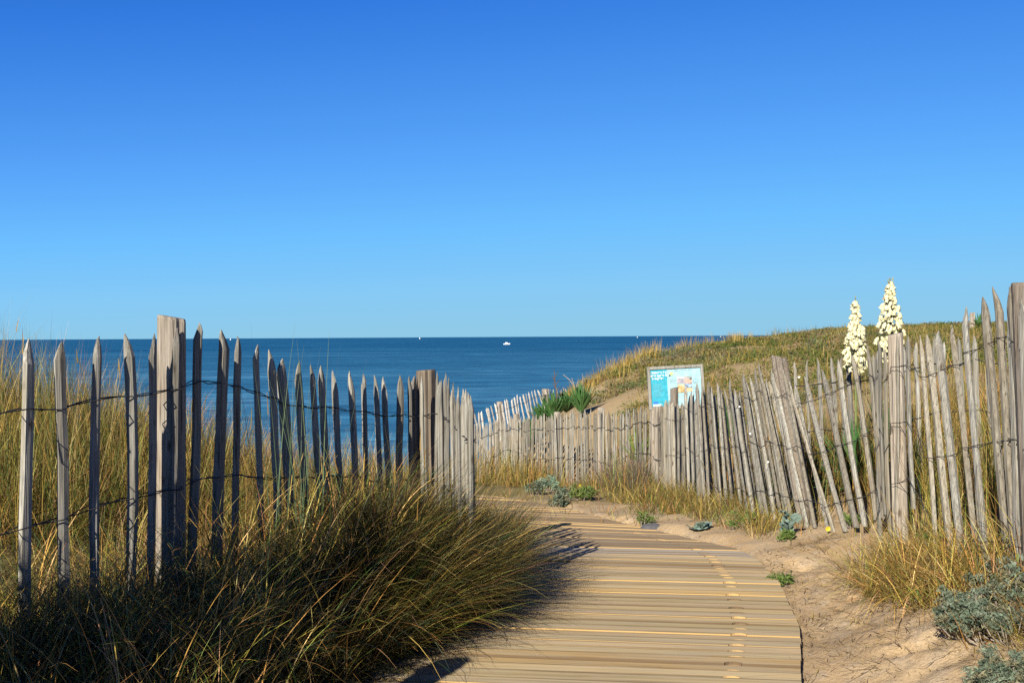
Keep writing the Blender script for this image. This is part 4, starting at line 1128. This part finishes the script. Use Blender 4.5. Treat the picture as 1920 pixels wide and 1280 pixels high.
kale('tall ruffled blue-grey sea kale against the leaning pickets', 1482, 985, 7.9, .085, .16)
kale('small blue-grey sea kale on the sand near the boardwalk corner', 1312, 982, 8.9, .08, .03)
kale('pale sea kale at the dark right edge under the big post', 1908, 985, 5.0, .05, .12)

def yellow_flower(label, px, py, D):
    b = spot(px, py + 12, D); root = empty('yellow_flower', b); tag(root, label, 'flower')
    c = at(px, py, D) - b; c.z = max(c.z, .04)
    mb = MB(); mb.tube([(0, 0, -.01), c], .003, 4); mb.build('stem', M['green_stalk'], root)
    mb = MB()
    for k in range(9):
        q = 2 * math.pi * k / 9; d = Vector((math.cos(q), -.35, math.sin(q))); s = Vector((-math.sin(q), 0, math.cos(q)))
        mb.add([c, c + d * .012 + s * .005, c + d * .022, c + d * .012 - s * .005], [(0, 1, 2, 3)])
    mb.build('petals', M['yellow_petal'], root)
yellow_flower('single yellow flower at the foot of a leaning picket', 1552, 991, 7.75)
yellow_flower('small yellow flower in the dry verge of the low fence', 1088, 915, 14.3)

# orange dead leaf on the sand
b = spot(1720, 1125, 5.7)
o = empty('dead_leaf', b); tag(o, 'long orange dry leaf lying under the straw mound', 'leaf')
mb = MB(); A, Z = at(1690, 1138, 5.65), at(1768, 1092, 6.0)
A.z = gz(A.x, A.y) + .012; Z.z = gz(Z.x, Z.y) + .05
d = (Z - A); sdv = Vector((-d.y, d.x, 0)).normalized()
rows = [(0, .003), (.3, .016), (.65, .024), (.9, .018), (1, .008)]
vs = []
for f, hw in rows:
    c = A + d * f - b; vs += [c - sdv * hw, c + Vector((0, 0, -.006)), c + sdv * hw]
mb.add(vs, [(3 * k + j, 3 * k + j + 1, 3 * k + j + 4, 3 * k + j + 3) for k in range(4) for j in range(2)])
mb.build('leaf_blade', M['dead_leaf'], o)

# dark stone by the corner of the deck
b = spot(1223, 988, 9.45)
mb = MB(); rr = random.Random(2)
V = []; Fs = []
for i, (z, r) in enumerate(((-.02, .06), (.02, .075), (.05, .055), (.065, .02))):
    for k in range(9): V.append((1.35 * r * math.cos(.7 * k) * rr.uniform(.85, 1.1), r * math.sin(.7 * k) * rr.uniform(.85, 1.1), z * rr.uniform(.9, 1.1)))
for i in range(3):
    for k in range(9): Fs.append((i * 9 + k, i * 9 + (k + 1) % 9, (i + 1) * 9 + (k + 1) % 9, (i + 1) * 9 + k))
Fs.append(tuple(27 + k for k in range(9)))
o = link('stone', mesh('stone', V, Fs), M['stone'], None, b); tag(o, 'dark stone on the sand at the far corner of the boardwalk', 'stone')

# white snail shells clinging to the fence
for lb, px, py in (('white snail shell on the packed pickets, midway up', 1407, 812), ('white snail shell under the top wire of the packed pickets', 1387, 762),
                   ('white snail shell high up beside the leaning post', 1498, 707), ('white snail shell on a slanting picket below the leaning post', 1440, 865)):
    p = on_curve(px, py, R1); p.y -= .045; p.x -= .012
    mb = MB(); mb.tube([(-.012, 0, 0), (-.008, 0, 0), (0, 0, 0), (.007, 0, .001), (.011, 0, .002)], .009, 7, .003)
    sp = [(math.cos(t * .8) * (.012 - .0012 * t), -.004 - .0011 * t, math.sin(t * .8) * (.012 - .0012 * t)) for t in range(9)]
    mb.tube(sp, .006, 6, .002)
    o = mb.build('snail_shell', M['shell'], None, p, True); o.scale = (.7, .7, .7); tag(o, lb, 'snail shell', 'snail shells on the right fence')

# post out of frame whose shadow reaches the deck
b = Vector((-1.47, 2.45, 0)); b.z = gz(b.x, b.y) - .2
o = link('wooden_post', post_mesh(1.64 - b.z, .085, (0, 0), ry, .02), M['post'], None, b)
tag(o, 'thick round wooden post outside the left of the view, casting its shadow on the deck', 'post')

# dense shrub added beside the photographer, outside the view, to shade the left bank
b = Vector((-2.6, 1.9, gz(-2.6, 1.9)))
root = empty('shade_shrub', b); tag(root, 'unseen dark evergreen shrub added outside the left of the view to shade the grassy bank', 'shrub')
m_ = 330
tx = RNG.uniform(-3.45, -2.02, m_); ty = 1.9 + RNG.normal(0, .22, m_)
top = np.interp(tx, [-3.45, -3.0, -2.5, -2.1, -1.8], [1.2, 1.7, 2.35, 2.6, 2.4])
tz = b.z + .15 + RNG.random(m_) ** .8 * (top - .35)
Bs = Bunch()
Bs.add(leaf_cloud(np.c_[tx, ty, tz], RNG.uniform(.14, .24, m_), RNG.uniform(.14, .22, m_), np.full(m_, 38), np.full(m_, .034), np.array([(.05, .08, .02), (.07, .10, .03), (.04, .06, .02)])[RNG.integers(0, 3, m_)], .4))
Bs.build('foliage', M['scrub'], None, root); root.children[-1].matrix_parent_inverse = Matrix.Translation(-b)
mb = MB()
for x_ in (-3.1, -2.8, -2.5, -2.2, -2.0):
    mb.tube([(0, 0, -.1), ((x_ + 2.6) * .5, .02, .8), (x_ + 2.6, 0, 1.9)], .03, 6, .01)
mb.build('stems', M['dead_stalk'], root)

# ------------------------------------------------------------------ information sign
def info_sign():
    D = 13.2
    TL, TR, BL = at(1212, 688, D), at(1317, 683, D), at(1217, 768, D)
    ux = (TR - TL); W_ = ux.length; ux.normalize(); uz = (TL - BL); H_ = uz.length; uz.normalize()
    uy = uz.cross(ux).normalized()
    b = Vector((TL + TR) / 2); b.z = gz(b.x, b.y)
    root = empty('information_sign', b); tag(root, 'tilted information board in a wooden frame with turquoise panel', 'sign')
    fr = empty('tilted_face', (0, 0, 0)); fr.parent = root
    mtx = Matrix((ux, uy, uz)).transposed().to_4x4(); mtx.translation = BL - b
    bpy.data.objects.remove(fr)
    def put(mb, name, mat, parent=root):
        o = mb.build(name, mat, parent); o.matrix_local = mtx if parent is root else Matrix.Identity(4); return o
    t = .034; front_ = -1 if uy.y > 0 else 1
    mb = MB()
    mb.box(0, W_, -.03, .03, H_ - t, H_); mb.box(0, t, -.03, .03, 0, H_ - t - .001); mb.box(W_ - t, W_, -.03, .03, 0, H_ - t - .001); mb.box(t + .001, W_ - t - .001, -.03, .03, 0, t)
    put(mb, 'frame', M['picket'])
    mb = MB(); mb.box(t + .001, W_ - t - .001, -.012, .012, t + .001, H_ - t - .001)
    panel = put(mb, 'panel', simple('pale_blue_panel', (.35, .58, .64), .5))
    x0, x1, z0, z1 = t + .003, W_ - t - .003, t + .003, H_ - t - .003
    def flat(name, xa, xb, za, zb, lift, mat):
        m_ = MB(); y = front_ * (.012 + lift)
        m_.add([(xa, y, za), (xb, y, za), (xb, y, zb), (xa, y, zb)], [(0, 1, 2, 3)])
        return m_.build(name, mat, panel)
    w_, h_ = x1 - x0, z1 - z0
    turq = simple('turquoise_print', (.04, .38, .50), .5)
    flat('turquoise_column', x0, x0 + .33 * w_, z0, z1, .002, turq)
    white = simple('white_print', (.72, .78, .78), .5); grey = simple('grey_print', (.32, .45, .50), .5); lt = simple('light_print', (.16, .45, .55), .5)
    def bars(name, xa, xb, zt, n, dz, th, mat, jag=.25):
        m_ = MB(); y = front_ * (.012 + .004)
        for k in range(n):
            e = xb - (xb - xa) * jag * ry.random(); zz = zt - k * dz
            xx = xa
            while xx < e:       # words of small print
                l = min(ry.uniform(.012, .03), e - xx); m_.add([(xx, y, zz), (xx + l, y, zz), (xx + l, y, zz + th), (xx, y, zz + th)], [(0, 1, 2, 3)]); xx += l + .006
        return m_.build(name, mat, panel)
    for k, s in enumerate(('Restaurer les', 'dunes après la', 'tempête')):
        cu = bpy.data.curves.new('title_text', 'FONT'); cu.body = s; cu.size = .042; cu.align_x = 'CENTER'; cu.extrude = .0005; cu.offset = .0012
        tmp = bpy.data.objects.new('title_text', cu); COL.objects.link(tmp)
        dg = bpy.context.evaluated_depsgraph_get(); dg.update()
        me = bpy.data.meshes.new_from_object(tmp.evaluated_get(dg)); bpy.data.objects.remove(tmp); me.materials.clear()
        o = link('title_line', me, white, panel)
        o.location = (x0 + .145 * w_, front_ * .0165, z1 - .05 - k * .037)
        o.rotation_euler = (math.pi / 2, 0, 0) if front_ < 0 else (math.pi / 2, 0, math.pi)
    bars('small_print', x0 + .04 * w_, x0 + .26 * w_, z0 + h_ * .60, 10, .017, .006, lt)
    bars('heading', x0 + .42 * w_, x0 + .86 * w_, z1 - .028, 1, .01, .009, grey, .02)
    bars('text_block', x0 + .38 * w_, x0 + .52 * w_, z0 + h_ * .70, 4, .016, .006, grey); bars('text_block', x0 + .83 * w_, x0 + .97 * w_, z0 + h_ * .68, 4, .016, .006, grey)
    bars('text_block', x0 + .83 * w_, x0 + .97 * w_, z0 + h_ * .44, 4, .016, .006, grey)
    def photo_mat(nm, a, b_, c):
        mt, n, bs = new_mat(nm); tc = N(n, 'ShaderNodeTexCoord'); nz = N(n, 'ShaderNodeTexNoise', i_Scale=26.0, i_Detail=2.0); n.links.new(tc.outputs['Object'], nz.inputs[0])
        r = ramp(n, [(.35, a), (.5, b_), (.65, c)], nz.outputs[0]); n.links.new(r.outputs[0], bs.inputs[0]); return mt
    flat('photo', x0 + .53 * w_, x0 + .67 * w_, z0 + h_ * .585, z0 + h_ * .72, .004, photo_mat('p1', (.25, .28, .33), (.42, .38, .42), (.5, .42, .42)))
    flat('photo', x0 + .674 * w_, x0 + .82 * w_, z0 + h_ * .68, z0 + h_ * .77, .004, photo_mat('p2', (.05, .06, .07), (.3, .34, .32), (.5, .42, .38)))
    flat('photo', x0 + .674 * w_, x0 + .82 * w_, z0 + h_ * .585, z0 + h_ * .678, .004, photo_mat('p3', (.7, .4, .25), (.75, .35, .3), (.8, .5, .35)))
    flat('photo', x0 + .674 * w_, x0 + .82 * w_, z0 + h_ * .46, z0 + h_ * .58, .004, photo_mat('p4', (.06, .1, .12), (.3, .45, .65), (.5, .6, .75)))
    flat('photo', x0 + .674 * w_, x0 + .82 * w_, z0 + h_ * .36, z0 + h_ * .455, .004, photo_mat('p5', (.75, .5, .2), (.8, .5, .3), (.75, .35, .3)))
    flat('photo', x0 + .53 * w_, x0 + .67 * w_, z0 + h_ * .34, z0 + h_ * .56, .004, photo_mat('p6', (.25, .2, .06), (.5, .36, .14), (.6, .5, .3)))
    flat('caption_strip', x0 + .53 * w_, x0 + .665 * w_, z0 + h_ * .725, z0 + h_ * .765, .004, white)
    yg = simple('lime_print', (.6, .75, .25), .4)
    m_ = MB(); y = front_ * .0165; c = (x0 + .42 * w_, z0 + h_ * .87)
    for k in range(10):
        q = 6.283 * k / 10; r = .03 * (1 if k % 2 else .5); m_.v.append((c[0] + r * math.cos(q), y, c[1] + r * math.sin(q)))
    m_.f.append(tuple(range(10))); m_.build('emblem', yg, panel)
    flat('emblem_dot', x0 + .37 * w_, x0 + .40 * w_, z0 + h_ * .80, z0 + h_ * .84, .005, M['dark_glass'])
    flat('emblem', x0 + .03 * w_, x0 + .13 * w_, z0 + .035, z0 + .06, .004, simple('blue_print', (.05, .2, .65), .4))
    flat('caption_strip', x0 + .02 * w_, x0 + .2 * w_, z0 + .004, z0 + .026, .004, white)
    for xx in (.05, W_ - .05):
        mb = MB(); p = mtx @ Vector((xx, .0, -.001)); p2 = mtx @ Vector((xx, 0, -.25))
        mb.tube([(p2.x, p2.y, gz(p2.x + b.x, p2.y + b.y) - b.z - .2), p2, p], .04, 8); mb.build('post', M['post'], root)
info_sign()
# leafy sprig in front of the panel
grey_bush('leafy yellow-green sprig growing in front of the information board', [(1272, 742, 12.9, .07)], name='leafy_sprig', cat='plant', leaf=.022, per=8, nst=7, hgt=1.0, pal=((.45, .46, .12), (.16, .22, .05), (.5, .5, .2)))

# ------------------------------------------------------------------ boats
def sea_at(px, py):
    d = ray(px, py); k = (-10 - CAMZ) / d.z; return Vector((d.x * k, d.y * k, -10))
p = sea_at(950, 645.6)
root = empty('motor_boat', p, .12); tag(root, 'small white motor boat alone on the open sea', 'boat')
sc = p.y / 1700
mb = MB(); rows = []
for x, hw, zk, zt in ((-5.2, 1.3, -.3, 1.3), (-2, 1.6, -.5, 1.35), (2, 1.5, -.5, 1.6), (4.4, .8, -.2, 1.95), (5.6, .05, .7, 2.2)):
    rows.append([(x * sc, -hw * sc, zt * sc), (x * sc, -hw * .7 * sc, zk * sc), (x * sc, hw * .7 * sc, zk * sc), (x * sc, hw * sc, zt * sc)])
vs = [q for r in rows for q in r]; fs = [(4 * i + j, 4 * i + 4 + j, 4 * i + 5 + j, 4 * i + 1 + j) for i in range(4) for j in range(3)] + [(4 * i, 4 * i + 3, 4 * i + 7, 4 * i + 4) for i in range(4)] + [(0, 1, 2, 3), (16, 19, 18, 17)]
mb.add(vs, fs); mb.build('hull', M['white_paint'], root)
mb = MB(); mb.add([(x * sc, y * sc, z * sc) for x, y, z in ((-2.6, -1.1, 1.3), (2.4, -1, 1.4), (2.4, 1, 1.4), (-2.6, 1.1, 1.3), (-2.2, -.9, 3.4), (.6, -.8, 3.4), (.6, .8, 3.4), (-2.2, .9, 3.4))], [(4, 5, 6, 7), (0, 1, 5, 4), (1, 2, 6, 5), (2, 3, 7, 6), (3, 0, 4, 7)])
cb = mb.build('cabin', M['white_paint'], root)
mb = MB(); mb.add([(x * sc, y * sc, z * sc) for x, y, z in ((-1.9, -1.06, 2.3), (.9, -1.0, 2.3), (.5, -.9, 3.0), (-1.8, -.95, 3.0))], [(0, 1, 2, 3)]); mb.build('window', M['dark_glass'], cb)
for lb, px, py, hpx in (('tiny white sail on the horizon above the left fence', 432, 634.2, 3.6), ('tiny white sail on the horizon, midway between fence post and motor boat', 787, 631.9, 3.6),
                        ('faint white sail on the horizon right of the motor boat', 1195, 629.5, 2.8), ('white sail touching the skyline of the far dune', 1351, 628.7, 3)):
    d = ray(px, py); Dd = 6500.0
    q = Vector((d.x / d.y * Dd, Dd, -10)); h = hpx * Dd / F
    root = empty('sailboat', q, .4); tag(root, lb, 'sailboat', 'sailboats on the horizon')
    mb = MB(); mb.add([(-h * .3, -h * .07, h * .1), (h * .32, 0, h * .13), (-h * .3, h * .07, h * .1), (-h * .25, -h * .04, -.2), (h * .2, 0, -.2), (-h * .25, h * .04, -.2)], [(0, 1, 2), (0, 3, 4, 1), (1, 4, 5, 2), (2, 5, 3, 0)])
    mb.build('hull', M['white_paint'], root)
    mb = MB(); mb.tube([(0, 0, h * .1), (0, 0, h * 1.05)], h * .012, 5); mb.build('mast', M['white_paint'], root)
    mb = MB(); mb.add([(-h * .01, 0, h * .2), (-h * .01, 0, h * 1.04), (-h * .3, h * .03, h * .2), (h * .02, 0, h * .95), (h * .28, h * .02, h * .16), (h * .02, h * .02, h * .2)], [(0, 1, 2), (3, 4, 5)])
    sm = mb.build('sail', M['white_paint'], root); md = sm.modifiers.new('thickness', 'SOLIDIFY'); md.thickness = .05

# ------------------------------------------------------------------ base colours to real-world albedo (the sunlit scene is exposed at +1.15)
ALB = 0.70
for mt in bpy.data.materials:
    if not mt.use_nodes or mt.name in ('white_boat_paint', 'white_shell'): continue
    n = mt.node_tree
    for nd in list(n.nodes):
        key = {'BSDF_PRINCIPLED': 'Base Color', 'BSDF_TRANSLUCENT': 'Color'}.get(nd.type)
        if key and nd.inputs[key].is_linked:
            src = nd.inputs[key].links[0].from_socket
            n.links.new(mixc(n, src, (ALB, ALB, ALB), 1.0, 'MULTIPLY'), nd.inputs[key])
